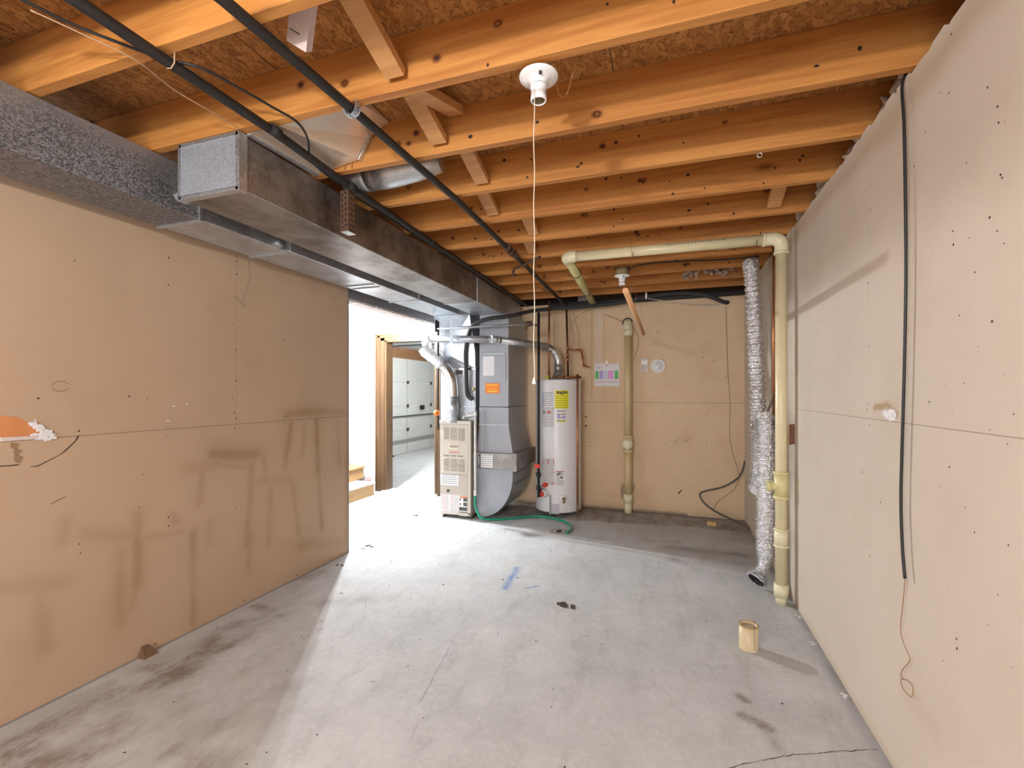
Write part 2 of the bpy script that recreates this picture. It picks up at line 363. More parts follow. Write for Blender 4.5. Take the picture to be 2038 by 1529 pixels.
# left wall
mb = MB(); W = grid(mb, (XL, -2.6, 0), (0, YE+2.6, 0), (0, 0, 2.3675), 440, 200, False)
yz = W[:, 1:]
def wseg(a, b, w1, q=2.0):
    A = pxx(*a, XL)[1:]; B = pxx(*b, XL)[1:]; return np.exp(-(segd(yz, A, B)/w1)**q)
R = np.zeros(len(W)); fb = fbm(yz, 4, 5)
for a, b, w1, k in [((573,824),(640,820),.045,.55), ((640,818),(690,822),.04,.5), ((580,842),(566,935),.028,.5), ((606,842),(602,905),.03,.35), ((630,838),(633,940),.030,.75),
    ((633,940),(641,1050),.022,.7), ((672,842),(676,930),.03,.3), ((690,840),(688,1085),.02,.45),
    ((375,935),(432,924),.05,.45), ((425,905),(508,905),.05,.65), ((430,925),(505,932),.03,.4), ((404,930),(396,1000),.03,.55), ((500,925),(497,1000),.035,.6), ((497,1000),(490,1090),.028,.5),
    ((524,910),(530,960),.03,.4), ((515,958),(578,955),.035,.45), ((540,970),(534,1080),.03,.45), ((583,965),(594,1060),.026,.45),
    ((170,1062),(255,1068),.05,.4), ((132,1035),(126,1080),.035,.4), ((275,1025),(272,1165),.035,.55), ((272,1165),(262,1210),.03,.35), ((385,1060),(384,1240),.028,.55), ((265,1075),(360,1058),.03,.3),
    ((0,1172),(125,1160),.05,.45), ((240,1100),(240,1240),.045,.35), ((78,1170),(88,1290),.045,.35), ((500,1060),(494,1130),.03,.35), ((420,1040),(415,1080),.04,.3), ((0,1290),(60,1290),.08,.2), ((600,1085),(680,1080),.06,.35), ((345,1025),(350,1040),.025,.5)]:
    R = np.maximum(R, (wseg(a, b, w1*.72, 2.0)*k*.62 + wseg(a, b, w1*2.2, 2.0)*k*.26)*(.55+.9*fb))
R = R*(.75+.5*fb) + np.clip(fb-.5, 0, 1)*.25
low = pxx(500, 1000, XL)[2]
Gm = np.zeros(len(W))
seams = [(2, 1.125, None, 0, 0, .0016, .75), (1, pxx(470, 600, XL)[1], 2, 1.125, 2.4, .0012, .35)]
LW = paperwall('drywall_left', (.52,.37,.255,1), (.60,.50,.36,1), seams)
S = lambda px, py: pxx(px, py, XL)
N1 = (1, 0, 0)
nails(mb, [(76,793),(157,858),(257,789),(293,793),(334,850),(334,867),(464,644),(470,697),(467,717),(470,758),(462,792),(467,822),(470,833),(467,853),(566,660),(566,676),(646,660),(568,829),(566,843),(646,823),(646,838),(286,945),(277,1010),(335,1030),(335,1047),(467,997),(468,1013),(568,964),(568,981),(626,913),(158,1083),(160,1101),(148,519),(336,513),(471,520),(471,546),(335,567),(691,1093),(309,1281),(648,953),(590,1145),(486,1196)], S, N1, .004)
def scrawl(pts, wd, mm=1):
    q = [S(*p)+np.array([.0008,0,0]) for p in pts]; mb.ribbon(q, N1, wd, mm)
scrawl([(60,929),(75,928),(100,915),(118,906),(130,897),(150,878),(156,868)], [.002,.004,.003,.002,.005,.004,.006])
scrawl([(0,928),(20,927),(38,925)], .004); scrawl([(101,1004),(116,995),(131,989)], .0025)
scrawl([(494,520),(498,548),(490,580),(481,606),(487,612)], .0015); scrawl([(468,588),(478,602),(490,612)], .002)
# torn hole: dark cavity edge, orange sheathing behind, gypsum rubble
hole = [(0,828),(22,829),(38,832),(52,840),(66,843),(80,850),(92,862),(100,870),(70,874),(30,876),(0,880)]
vs = [S(*p)+np.array([.001,0,0]) for p in hole]; mb.add(vs, [tuple(range(len(vs)))], 2)
for (x0,y0,x1,y1,k) in [(64,840,104,870,60), (62,866,98,873,30)]:
    for i in range(k):
        tt = rng.rand(); p = S(x0+(x1-x0)*tt+rng.uniform(-7,7), y0+(y1-y0)*tt+rng.uniform(-4,4)); r = rng.uniform(.003,.009)
        mb.box(p[0], p[0]+r*.8, p[1]-r, p[1]+r, p[2]-r*.7, p[2]+r*.7, 3)
mb.prism([(S(0,870)[1], S(0,871)[2]), (S(0,871)[1], S(0,879)[2]), (S(72,874)[1], S(72,874)[2]), (S(72,866)[1], S(72,867)[2])], 0, XL, XL+.008, 4)
for (a,b) in [((22,882),(30,894)), ((30,894),(33,905)), ((30,905),(37,922))]:
    pa, pb = S(*a), S(*b); mb.ribbon([pa+np.array([.001,0,0]), (pa+pb)/2+np.array([.001,.006,0]), pb+np.array([.001,0,0])], N1, [.008,.03,.010], 5)
# dent ring
ring = [S(120+17*math.cos(a), 769+10*math.sin(a)) + np.array([.0012,0,0]) for a in np.linspace(.3, 5.9, 24)]
mb.ribbon(ring, N1, [.0015+.003*abs(math.sin(a)) for a in np.linspace(.3,5.9,24)], 5)
for p in [(372,804),(334,838),(346,809)]: mb.disc(S(*p)+np.array([.001,0,0]), N1, .009, 8, 3, .003)
mb.box(XL-.12, XL-.0005, -2.6, YE, 0, 2.3675, 6)
ORH = rough_paint('exposed_sheathing', (.66,.27,.10), .15, 14)
LWO = struct('wall_left', mb, [LW, NAILM, ORH, GYP, WOODWHITE, M('torn_edge', (.30,.19,.11), .9), GARW]); setmask(LWO, W, R, Gm, Gm)
eb = MB(); eb.box(XL-.123, XL+.004, YE-.002, YE+.006, 0, 2.09); struct('trim_1', eb, rough_paint('corner_edge', (.16,.17,.19), .2, 30))
# right wall
mb = MB(); W = grid(mb, (XR, -2.6, 0), (0, YB+2.6, 0), (0, 0, HJ-.012), 460, 200, True)
yz = W[:, 1:]; fb = fbm(yz, 5, 9)
def rseg(a, b, w1, q=2.0):
    A = pxx(*a, XR)[1:]; B = pxx(*b, XR)[1:]; return np.exp(-(segd(yz, A, B)/w1)**q)
R = .5*np.exp(-((yz[:,1]-2.29+ (fb-.5)*.1)/.05)**2) + np.clip(fb-.48, 0, 1)*.3
R = np.maximum(R, rseg((1740,812),(1765,806),.012,4)*1.2); R = np.maximum(R, rseg((1765,806),(1785,825),.012,4)*1.0)
R = np.maximum(R, rseg((1800,1380),(1860,1450),.05)*.25*(fb+.2))
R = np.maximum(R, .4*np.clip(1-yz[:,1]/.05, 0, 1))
seams = [(2, 1.2165, 1, -2.6, 3.25, .0014, .6), (1, pxx(1628, 900, XR)[1], None, 0, 0, .0012, .35), (1, pxx(1728, 700, XR)[1], 2, 1.217, HJ, .0010, .2)]
RW = paperwall('drywall_right', (.62,.54,.45,1), (.66,.54,.36,1), seams)
S = lambda px, py: pxx(px, py, XR)
N2 = (-1, 0, 0)
nails(mb, [(1897,460),(1898,487),(1893,68),(1966,174),(1986,212),(1872,184),(1889,185),(1988,244),(1985,460),(1730,461),(1735,371),(1733,417),(1728,564),(1727,590),(1731,690),(1627,655),(1627,640),(1727,805),(1726,815),(1731,845),(1732,1084),(1731,1108),(1904,1272),(1905,1291),(1732,1426),(1627,1028),(1640,836),(1633,1110),(1632,1141),(1573,648),(1573,668),(1910,628),(1995,354),(1992,348),(1924,325),(1842,262),(1820,331),(1753,1000),(1606,1137),(1610,975),(1941,542),(1970,433),(1975,640),(1850,800),(1890,930),(1940,1060),(1716,940),(1650,930),(1660,620),(1585,1000)], S, N2, .0033)
for k in range(70):
    p = (rng.uniform(1640, 2030), rng.uniform(240, 1400)); mb.disc(S(*p)+np.array([-.0007,0,0]), N2, rng.uniform(.001,.003), 6, 1, rng.uniform(.0008,.002), rng.rand()*3)
for i in range(46):
    a = rng.rand()*6.28; rr = rng.rand()**.5; p = S(1773+11*rr*math.cos(a), 824+9*rr*math.sin(a)+abs(rr)*2); r = rng.uniform(.002,.008); mb.box(p[0]-r, p[0], p[1]-r, p[1]+r, p[2]-r, p[2]+r, 3)
jag = []
for k in range(60):                                   # ragged paper edge along the top
    y = -1.0+k*.105; z = HJ-.012; h = rng.uniform(.004,.02)
    mb.prism([(y, z), (y+.105, z), (y+.105-rng.uniform(0,.03), z+h*rng.uniform(.3,1)), (y+rng.uniform(0,.03), z+h)], 0, XR, XR+.012, 0)
# cut-out with the stud showing, lower right of the vent pipe
a, b = S(1566,846), S(1581,884)
mb.add([S(1561,846)+np.array([-.001,0,0]), S(1571,847)+np.array([-.001,0,0]), S(1571,886)+np.array([-.001,0,0]), S(1561,882)+np.array([-.001,0,0])], [(0,1,2,3)], 4)
mb.add([S(1571,845)+np.array([-.001,0,0]), S(1582,844)+np.array([-.001,0,0]), S(1582,884)+np.array([-.001,0,0]), S(1571,886)+np.array([-.001,0,0])], [(0,1,2,3)], 5)
q = [(1480+k*6, 0) for k in range(3)]
mb.box(XR+.0005, XR+.014, -2.6, YB, 0, HJ-.012, 0)
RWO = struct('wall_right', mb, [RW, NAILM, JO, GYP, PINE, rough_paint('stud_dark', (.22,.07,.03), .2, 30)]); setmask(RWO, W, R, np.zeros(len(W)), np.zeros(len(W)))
# back wall (tan part)
XB = -1.86
mb = MB(); W = grid(mb, (XB, YB, 0), (XR-XB, 0, 0), (0, 0, 2.345), 260, 230)
xz = W[:, [0, 2]]; fb = fbm(xz, 5, 2); fb2 = fbm(xz, 14, 6)
def bseg(a, b, w1, q=2.0):
    A = pyy(*a, YB)[[0,2]]; B = pyy(*b, YB)[[0,2]]; return np.exp(-(segd(xz, A, B)/w1)**q)
R = np.clip(fb-.45, 0, 1)*.5
R = np.maximum(R, bseg((1178,620),(1178,790),.012,4)*.5); R = np.maximum(R, bseg((1202,620),(1202,790),.008,4)*.4)
G = bseg((1191,612),(1191,722),.045,8)*.35 + bseg((1190,775),(1190,1000),.03,4)*.10 + bseg((1095,640),(1100,740),.04,4)*.12
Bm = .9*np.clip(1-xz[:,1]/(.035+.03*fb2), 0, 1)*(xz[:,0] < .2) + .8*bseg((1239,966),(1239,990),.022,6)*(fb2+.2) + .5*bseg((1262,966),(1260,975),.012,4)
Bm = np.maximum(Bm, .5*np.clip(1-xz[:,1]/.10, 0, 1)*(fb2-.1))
seams = [(2, 1.207, 0, -1.1, .8, .0016, .8), (0, pyy(1445, 700, YB)[0], 2, 1.9, 2.4, .0012, .5)]
BW = paperwall('drywall_back', (.78,.585,.385,1), (.66,.52,.38,1), seams)
S = lambda px, py: pyy(px, py, YB)
N3 = (0, -1, 0)
nails(mb, [(1338,771),(1406,785),(1406,827),(1406,877),(1406,889),(1404,806),(1322,883),(1321,895),(1272,905),(1406,940),(1357,1024),(1421,717),(1426,666),(1399,712),(1321,708),(1325,742),(1308,662),(1175,880),(1174,888),(1445,750),(1298,860),(1352,980),(1305,1010)], S, N3, .005)
for p, r in [((1166,830),.010),((1166,848),.012)]: mb.disc(S(*p)+np.array([0,-.001,0]), N3, r, 8, 1)
def sc3(pts, wd): mb.ribbon([S(*p)+np.array([0,-.0009,0]) for p in pts], N3, wd, 1)
sc3([(1356,976),(1350,983)], .012); sc3([(1341,883),(1348,874)], .004); sc3([(1362,880),(1372,873)], .004); sc3([(1311,820),(1315,812),(1319,824)], .002)
mb.box(XB, XR+.3, YB+.0005, YB+.10, 0, 2.345, 0)
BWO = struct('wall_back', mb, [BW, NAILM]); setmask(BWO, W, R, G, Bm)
# white wall with the doorway, garage shell, stair side walls
WH = rough_paint('white_wall', (.60,.61,.62), .03, 3)
DX0, DX1, DZ = -3.555, -2.80, 2.005
mb = MB()
mb.box(-4.9, DX0, YB, YB+.12, 0, 2.6); mb.box(DX1, XB, YB, YB+.12, 0, 2.6); mb.box(DX0, DX1, YB, YB+.12, DZ, 2.6)
for p in [(704,703),(704,733),(704,831),(704,920)]: mb.disc(S(*p)+np.array([0,-.001,0]), N3, .006, 8, 1)
mb.ribbon([S(696,890)+np.array([0,-.001,0]), S(700,900)+np.array([0,-.001,0]), S(698,920)+np.array([0,-.001,0]), S(696,928)+np.array([0,-.001,0])], N3, .004, 1)
struct('wall_doorway', mb, [WH, NAILM])
mb = MB(); mb.box(-5.0, -4.9, 3.0, YB, 0, 2.6); struct('wall_stair_side', mb, WH)
mb = MB(); mb.box(-4.9, XL-.125, 3.05, YE-.005, 0, 2.33); struct('wall_stair_near', mb, WH)
mb = MB(); mb.box(-4.9, XL-.125, YE-.1, YB, 2.33, 2.365)
for k in range(40):
    y = YE+.05+k*.05; mb.box(XL-.15-rng.uniform(0,.03), XL-.125, y, y+.05, 2.325-rng.uniform(0,.02), 2.33)
struct('ceiling_stair', mb, rough_paint('white_ceiling', (.78,.78,.77), .04, 4))
# header over the opening, ragged drywall edge under it
mb = MB(); mb.box(XL-.12, XL, YE+.006, YB, 2.10, 2.36)
GREYH = rough_paint('header_paint', (.20,.19,.205), .12, 8)
for k in range(70):
    y = YE+.01+k*.0297; mb.box(XL-.12, XL+rng.uniform(-.012,.001), y, y+.0297, 2.085-rng.uniform(0,.006), 2.10, 1)
struct('trim_2', mb, [GREYH, rough_paint('drywall_edge', (.66,.58,.55), .2, 60)])
# rear wall of the room behind the camera
mb = MB(); mb.box(XL-.12, -2.15, -2.7, -2.6, 0, 2.56); mb.box(.45, XR+.014, -2.7, -2.6, 0, 2.56); mb.box(-2.15, .45, -2.7, -2.6, 0, .85); mb.box(-2.15, .45, -2.7, -2.6, 2.15, 2.56); struct('wall_rear', mb, BW)
mb = MB()
for x in (-2.15, -.875, .40): mb.box(x, x+.05, -2.69, -2.62, .85, 2.15)
for z in (.85, 2.10): mb.box(-2.15, .45, -2.69, -2.62, z, z+.05)
struct('added_window_1', mb, WPL_)  # made-up rear window, added to frame the fill light
# garage
mb = MB(); mb.box(-5.6, -1.0, YB+.12, 12.5, -.06, -.02); gf = struct('floor_garage', mb, rough_paint('garage_concrete', (.60,.60,.60), .12, 3))
mb = MB(); mb.box(-5.6, -1.0, YB+.12, 12.5, 2.30, 2.36); struct('ceiling_garage', mb, GARW)
mb = MB(); mb.box(-5.6, -1.0, 12.5, 12.6, -.06, 2.6); struct('wall_garage_far', mb, GARW)
mb = MB(); mb.box(-1.0, -.9, YB+.12, 12.5, -.06, 2.6); struct('wall_garage_right', mb, GARW)
mb = MB(); mb.box(-5.62, -5.56, YB+.12, 6.4, -.06, 2.6); mb.box(-5.62, -5.56, 6.4, 12.5, 2.07, 2.6, 1); mb.box(-5.62,-5.56, 12.0,12.5,-.06,2.07)
struct('wall_garage_left', mb, [GARW, wood('header_wood', (.45,.24,.12,1), (.32,.15,.06,1), 1, False)])
g = thing('garage_door', 'white sectional overhead door seen through the doorway', 'garage door', (-5.5, 9.2, -.02))
for k in range(4):
    z0 = -.02+k*.52; mb = MB(); mb.box(-5.52, -5.48, 6.42, 11.98, z0+.004, z0+.516)
    obj('panel', mb, GDOOR, g, .004)
mb = MB()
for y in (6.8, 7.9, 8.95, 10.0, 11.0): mb.box(-5.479, -5.468, y-.022, y+.022, -.02, 2.06)
obj('stile', mb, M('stile_paint', (.60,.60,.56), .5), g)
for z in (.50, 1.02, 1.54):
    for y in (6.8, 7.9, 8.95, 10.0, 11.0):
        mb = MB(); mb.box(-5.468, -5.445, y-.03, y+.03, z-.035, z+.035); obj('hinge', mb, RUST, g)
mb = MB(); mb.tube([(-5.44,6.5,.80),(-5.44,11.9,.80)], .011, 8); obj('lock_bar', mb, PIPEB, g)
mb = MB(); mb.box(-5.47,-5.44,9.5,9.66,.92,1.02); obj('latch', mb, PIPEB, g)
mb = MB(); mb.box(-5.478,-5.44,6.42,11.98,.24,.29); obj('brace', mb, M('strut_paint', (.35,.35,.33), .5, .3), g)
mb = MB(); mb.tube(cr([(-5.3,7.6,0.02),(-5.42,7.6,1.6),(-5.35,7.6,1.98),(-5.1,7.6,2.16),(-4.6,7.6,2.20),(-3.2,7.6,2.21)]), .02, 6)
tag(obj('door_track', mb, M('track_metal', (.25,.27,.28), .4, .6)), 'curved steel garage door track near the garage ceiling', 'door track')
mb = MB(); mb.bar((-5.40,10.3,1.95),(-5.0,10.1,2.25),.03,.02); mb.bar((-5.44,10.35,1.95),(-5.36,10.25,1.95),.05,.03)
tag(obj('opener_arm', mb, PIPEB), 'black bent arm fixed to the top of the garage door', 'opener arm')
mb = MB(); mb.box(-5.47,-5.36,8.1,8.2,-.02,.13); mb.box(-5.47,-5.30,8.12,8.17,.0,.03)
tag(obj('door_roller_bracket', mb, PIPEB), 'small black bracket at the foot of the garage door', 'bracket')
# OSB subfloor
om = M('osb', (.4,.2,.06), .8); t = NT(om); v = t.coord((1.6,1,1))
vo = t.n('ShaderNodeTexVoronoi', feature='F1'); vo.inputs['Scale'].default_value = 42; vo.inputs['Randomness'].default_value = 1
nd = t.n('ShaderNodeTexNoise'); nd.inputs['Scale'].default_value = 9; t.l(v, nd.inputs['Vector'])
vv = t.n('ShaderNodeVectorMath', operation='MULTIPLY_ADD'); t.l(nd.outputs['Color'], vv.inputs[0]); vv.inputs[1].default_value = (.12,.12,.12); t.l(v, vv.inputs[2]); t.l(vv.outputs[0], vo.inputs['Vector'])
bw = t.n('ShaderNodeRGBToBW'); t.l(vo.outputs['Color'], bw.inputs[0])
n = t.noise(v, 70, 4, .7); c = t.mix(bw.outputs[0], (.24,.092,.018,1), (.56,.27,.080,1))
c = t.mix(t.ramp(n, [(.56, 0.0), (.64, .9)]), c, (.07,.025,.008,1)); t.base(c); t.bump(bw.outputs[0], .2, .003)
mb = MB(); mb.box(-4.9, 1.1, -2.6, YB+.35, ZO, ZO+.018)
for y in (1.06, 3.50): mb.box(-2.5, 1.1, y, y+.003, ZO-.0006, ZO, 1)
for x in (-1.42, -.2, ): mb.box(x, x+.003, -2, YB, ZO-.0006, ZO, 1)
struct('ceiling', mb, [om, NAILM])
# sill boards behind the right and back walls
mb = MB(); mb.box(1.06, 1.1, -2.6, YB+.35, 2.2, ZO); mb.box(XR+.05, 1.06, -2.6, YB+.3, 2.30, 2.335); struct('trim_3', mb, rough_paint('sill_wood', (.25,.12,.05), .2, 10))
mb = MB(); mb.box(-4.9, 1.06, YB+.32, YB+.35, 2.1, ZO); struct('trim_4', mb, rough_paint('rim_shade', (.06,.035,.02), .2, 10))  # rim board coloured near black to paint the shade above the back wall
# ================================================================ JOISTS
KN1 = M('knot_halo', (.40,.15,.035), .6); KN2 = M('knot_ring', (.16,.05,.014), .6)
JY = [-.70, -.28, .14, .56, .979, 1.388, 1.812, 2.225, 2.637, 3.05, 3.45, 3.84, 4.23, 4.62, 4.97]
lab = {4:'nearest ceiling joist, topmost in view above the galvanized trunk duct end', 5:'second ceiling joist from the camera, resting over the square end of the shorter duct', 6:'third ceiling joist, just beyond the near white bulbless lampholder',
 7:'fourth ceiling joist from the camera, beyond the faceted sheet metal boot', 8:'fifth ceiling joist, touching the far side of the round branch duct', 9:'sixth ceiling joist from the camera, last before the horizontal cream pipe',
 10:'ceiling joist right behind the horizontal cream pipe', 11:'second ceiling joist behind the horizontal cream pipe', 12:'ceiling joist carrying the small far lampholder', 13:'second ceiling joist from the back wall', 14:'last ceiling joist, closest to the back wall',
 3:'ceiling joist directly above the camera side, next to the rear light bulb'}
for i, y in enumerate(JY):
    mb = MB(); mb.box(-2.48 if i < 13 else -2.45, XR+.30, y, y+.037, HJ, ZO)
    nk = rng.randint(8, 16)
    if i >= 4:
        for k in range(nk if i > 6 else 4):
            x = rng.uniform(-1.4, .65); z = rng.uniform(HJ+.05, ZO-.03) if k % 4 else rng.uniform(HJ+.01, HJ+.05)
            mb.disc((x, y-.0008, z), (0,-1,0), rng.uniform(.004,.012), 8, 1, rng.uniform(.004,.009))
    if i >= 4:                                        # knots in the timber face
        for k in range(5):
            x = rng.uniform(-1.5, .6); z = rng.uniform(HJ+.025, ZO-.04); a = rng.uniform(.009, .017)
            mb.disc((x, y-.0004, z), (0,-1,0), a*1.5, 14, 2, a*1.25, rng.uniform(-.3,.3)); mb.disc((x, y-.0006, z), (0,-1,0), a, 12, 3, a*.85); mb.disc((x, y-.0008, z), (0,-1,0), a*.45, 8, 1 if k % 2 else 2, a*.4)
    o = obj('ceiling_joist', mb, [JO, NAILM, KN1, KN2], None, .002); lab.setdefault(0, 'ceiling joist farthest behind the camera, toward the added rear window'); lab.setdefault(1, 'ceiling joist behind the camera carrying the rear bulb board'); lab.setdefault(2, 'ceiling joist just behind the camera')
    tag(o, lab.get(i, 'ceiling joist behind the camera'), 'joist', 'ceiling joists')
# cross bridging
def brace(x, i, kind, label, w_=.072, th=.034, mat=JO2, xo=0):
    ya = JY[i]+.037; yb_ = JY[i+1]
    if kind: p, q = (x, ya+.004, ZO-.03), (x, yb_-.006, HJ+.035)
    else: p, q = (x+.078, ya+.004, HJ+.035), (x+.078, yb_-.006, ZO-.03)
    mb = MB(); d = (Vector(q)-Vector(p)).normalized(); mb.bar(Vector(p)+d*.02, Vector(q)-d*.015, w_, th)
    tag(obj('bridging_brace', mb, mat, None, .002), label, 'brace', 'cross bridging between the joists')
xb = [pz(800,168,HJ+.03)[0], pz(876,287,HJ+.03)[0], pz(960,365,HJ+.03)[0], pz(985,430,HJ+.03)[0], pz(1062,466,HJ+.03)[0], pz(1060,503,HJ+.03)[0]]
nm = ['the nearest joist bay', 'the joist bay holding the near lampholder', 'the bay with the round branch duct', 'the fourth bay from the camera', 'the fifth bay, behind the pull string', 'the bay just before the cream pipe']
for k in range(6):
    brace(xb[k], 4+k, 1, 'diagonal wooden brace, far end low, in '+nm[k])
    if k == 1: brace(xb[k], 4+k, 0, 'diagonal wooden brace, far end high, in '+nm[k])
xr1 = pz(1515,455,HJ+.03)[0]; brace(xr1, 8, 1, 'short diagonal brace between joists near the right wall, above the cream pipe')
xr2 = pz(1435,508,HJ+.03)[0]; brace(xr2, 10, 1, 'short diagonal brace seen below the horizontal cream pipe near the right wall')
# loose pale brace hanging near the camera
t0 = thing('hanging_brace', 'short pale wooden brace with a bent nail hanging loose near the camera', 'brace', (-.75, .98, 2.35))
A = pz(612, -60, 2.52); B = pz(596, 92, 2.40)
mb = MB(); mb.bar(A, B, .036, .062, 0, up=(1,0,0)); 
mb = MB(); d = (Vector(B)-Vector(A)).normalized(); sx_ = Vector((1,.0,0)); sx_ = (sx_-d*sx_.dot(d)).normalized(); nn = d.cross(sx_)
vs = []
for c_ in (Vector(A), Vector(B)):
    for i, j in ((-1,-1),(1,-1),(1,1),(-1,1)): vs.append(c_+sx_*.0325*i+nn*.017*j)
mb.add(vs, [(0,1,2,3)], 0); mb.add(vs, [(7,6,5,4)], 1); mb.add(vs, [(0,4,5,1),(1,5,6,2),(2,6,7,3),(3,7,4,0)], 0)
obj('board', mb, [WOODWHITE, JO2], t0)
mb = MB(); n0 = pz(576,56,2.39); mb.tube([n0, pz(594,67,2.385), pz(596,68,2.39)], .0016, 6); obj('nail', mb, PIPEB, t0)
print('brace', A, B)
# ================================================================ DUCTS
t0 = thing('trunk_duct', 'long mottled galvanized rectangular duct running along the top of the left wall', 'duct', (-2.24, 1.5, 2.14))
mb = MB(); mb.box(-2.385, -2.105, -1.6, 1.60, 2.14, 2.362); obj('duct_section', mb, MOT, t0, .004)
mb = MB(); mb.box(-2.385, -2.105, 1.606, 2.13, 2.14, 2.362); obj('duct_section', mb, GALV, t0, .004)
mb = MB(); mb.box(-2.385, -2.085, 2.135, 3.6, 2.14, 2.362); obj('duct_section', mb, GALV, t0, .004)
mb = MB(); mb.box(-2.385, -2.085, 3.606, 4.42, 2.14, 2.362); obj('duct_section', mb, GALVB, t0, .004)
for y, xx in ((1.60, -2.105), (2.13, -2.105), (3.60, -2.085)):
    mb = MB(); mb.box(-2.392, xx+.008, y-.006, y+.012, 2.13, 2.14); mb.box(xx, xx+.009, y-.006, y+.014, 2.132, 2.366); obj('slip_joint', mb, GALVB, t0, .001)
mb = MB(); mb.box(-2.36, -2.11, 2.96, 2.975, 2.131, 2.14); mb.box(-2.36, -2.11, 3.05, 3.055, 2.132, 2.14); obj('seam_strip', mb, GALVB, t0)
BX0, BX1, BY0, BZ = -1.955, -1.625, 1.394, 2.137
t0 = thing('return_duct', 'shorter galvanized duct with a closed square end hanging under the second joist', 'duct', (-1.79, 3, BZ))
mb = MB(); mb.box(BX0, BX1, BY0+.02, 3.84, BZ, 2.362); obj('duct_section', mb, GALVD, t0, .004)
mb = MB(); mb.box(BX0, BX1, 3.846, 5.12, BZ, 2.362); obj('duct_section', mb, GALV, t0, .004)
mb = MB(); mb.box(BX0+.012, BX1-.014, BY0+.004, BY0+.02, BZ+.012, 2.352); obj('end_cap', mb, galv('duct_cap', (.50,.55,.62), .42, .1, .6, 220), t0, .002)
mb = MB(); mb.box(BX0-.006, BX0+.012, BY0, BY0+.04, BZ-.01, 2.364); mb.box(BX1-.014, BX1+.005, BY0, BY0+.04, BZ-.008, 2.364); mb.box(BX0, BX1, BY0, BY0+.03, 2.350, 2.366); mb.box(BX0,BX1,BY0,BY0+.03,BZ-.006,BZ+.008)
mb.add([(BX0-.008,BY0-.002,BZ-.01),(BX0-.03,BY0-.004,BZ+.02),(BX0+.004,BY0-.004,BZ+.025)], [(0,1,2)])
obj('cap_flange', mb, GALVB, t0, .001)
mb = MB(); mb.box(BX0-.002, BX1+.005, 3.832, 3.852, BZ-.006, BZ); mb.box(BX1, BX1+.007, 3.832, 3.852, BZ-.006, 2.366); obj('slip_joint', mb, GALVB, t0)
mb = MB(); p = pxx(951, 560, BX1); mb.box(BX1+.001, BX1+.004, p[1]-.01, p[1]+.01, 2.2, 2.362); obj('hanger_strap', mb, GALVB, t0)
# collar stub between trunk duct and joists (small round things on duct A side)
mb = MB(); c_ = pxx(573, 497, -2.085); mb.lathe([(0,.03),(.02,.03),(.022,.025),(.022,0)], (-2.107, 2.06, 2.165), (1,0,0), 16)
tag(obj('duct_plug', mb, GALV), 'small round metal plug on the side of the trunk duct', 'plug')
# round disc seen in the dark bay above the trunk duct
p = pyy(158, 264, 1.37); mb = MB(); mb.lathe([(0,.004),(.076,.004),(.08,.012),(.082,.012),(.082,0)], (p[0], 1.385, p[2]), (0,-1,0), 40)
tag(obj('round_duct_cap', mb, rough_paint('duct_cap_brown', (.10,.055,.025), .1, 8)), 'round duct cap in the dark joist bay above the trunk duct', 'duct cap')
# sheet-metal boot between second and third joist
t0 = thing('register_boot', 'faceted sheet metal boot tinted with reflected wood colour, between joists above the closed duct end', 'duct boot', (-1.35, 1.6, 2.37))
BOOT = rough_paint('wood_reflection_metal', (.74,.60,.48), .06, 8, .35, .55)  # tan tint paints the wood reflected in bare metal
y0, y1 = JY[5]+.039, JY[6]-.003
a = (BX1-.02, y0, 2.366); 
mb = MB()
V_ = [(-1.62,y0,2.366), (-1.62,y1,2.366), (-1.30,y1-.01,2.49), (-1.22,y0,2.50), (-1.46,y0,2.375), (-1.36,y1-.005,2.40), (-1.62,y0,2.55), (-1.62,y1,2.55), (-1.2,y1,2.55), (-1.2,y0,2.55)]
mb.add(V_, [(0,4,5,1), (4,3,2,5), (3,9,8,2), (0,6,9,3,4), (1,5,2,8,7), (6,7,8,9), (0,1,7,6)])
obj('boot_body', mb, BOOT, t0, .001)
mb = MB(); mb.bar((-1.355,y1-.008,2.395),(-1.29,y1-.012,2.50),.018,.006); mb.bar((-1.29,y1-.01,2.495),(-1.21,y0+.01,2.505),.012,.006); obj('flange', mb, GALVB, t0)
mb = MB(); mb.bar((-1.61,y0+.005,2.366),(-1.60,y1,2.366),.02,.008); obj('edge_strip', mb, GALVB, t0)
# round branch duct
t0 = thing('branch_duct', 'round galvanized branch duct in the joist bay, with writing and an elbow', 'duct', (-1.3, 2.05, 2.44))
zc = 2.447; yc = 2.035; xe_ = pz(872, 322, 2.47)[0]; xbd = pz(748, 368, 2.40)[0]
mb = MB(); mb.tube([(-1.60,yc,zc-.01),(xbd,yc,zc)], .075, 28); obj('straight_pipe', mb, galv('branch_a', (.55,.58,.62), .38, .4), t0)
mb = MB(); mb.tube([(xbd-.03,yc,zc),(xbd+.03,yc,zc+.002)], .078, 28); obj('crimp_band', mb, galv('branch_band', (.30,.27,.25), .6, .9), t0)
mb = MB(); mb.tube([(xbd+.02,yc,zc),(xbd+.10,yc+.005,zc+.003),((xbd+xe_)/2+.05,yc+.03,zc+.018),(xe_,yc+.05,zc+.038)], [.076,.078,.068,.054], 28)
for i, (a_, b_) in enumerate([(0,1),(2,3),(4,5)]): pass
obj('elbow_pipe', mb, galv('branch_b', (.70,.74,.78), .42, .2), t0)
mb = MB()
for k, x in enumerate((xbd+.15,xbd+.17,xbd+.20,xbd+.225)):
    mb.tube([(x,yc+.022-.070,zc-.012),(x+.012*(k % 2),yc+.022-.069,zc+.012)], .002, 5)
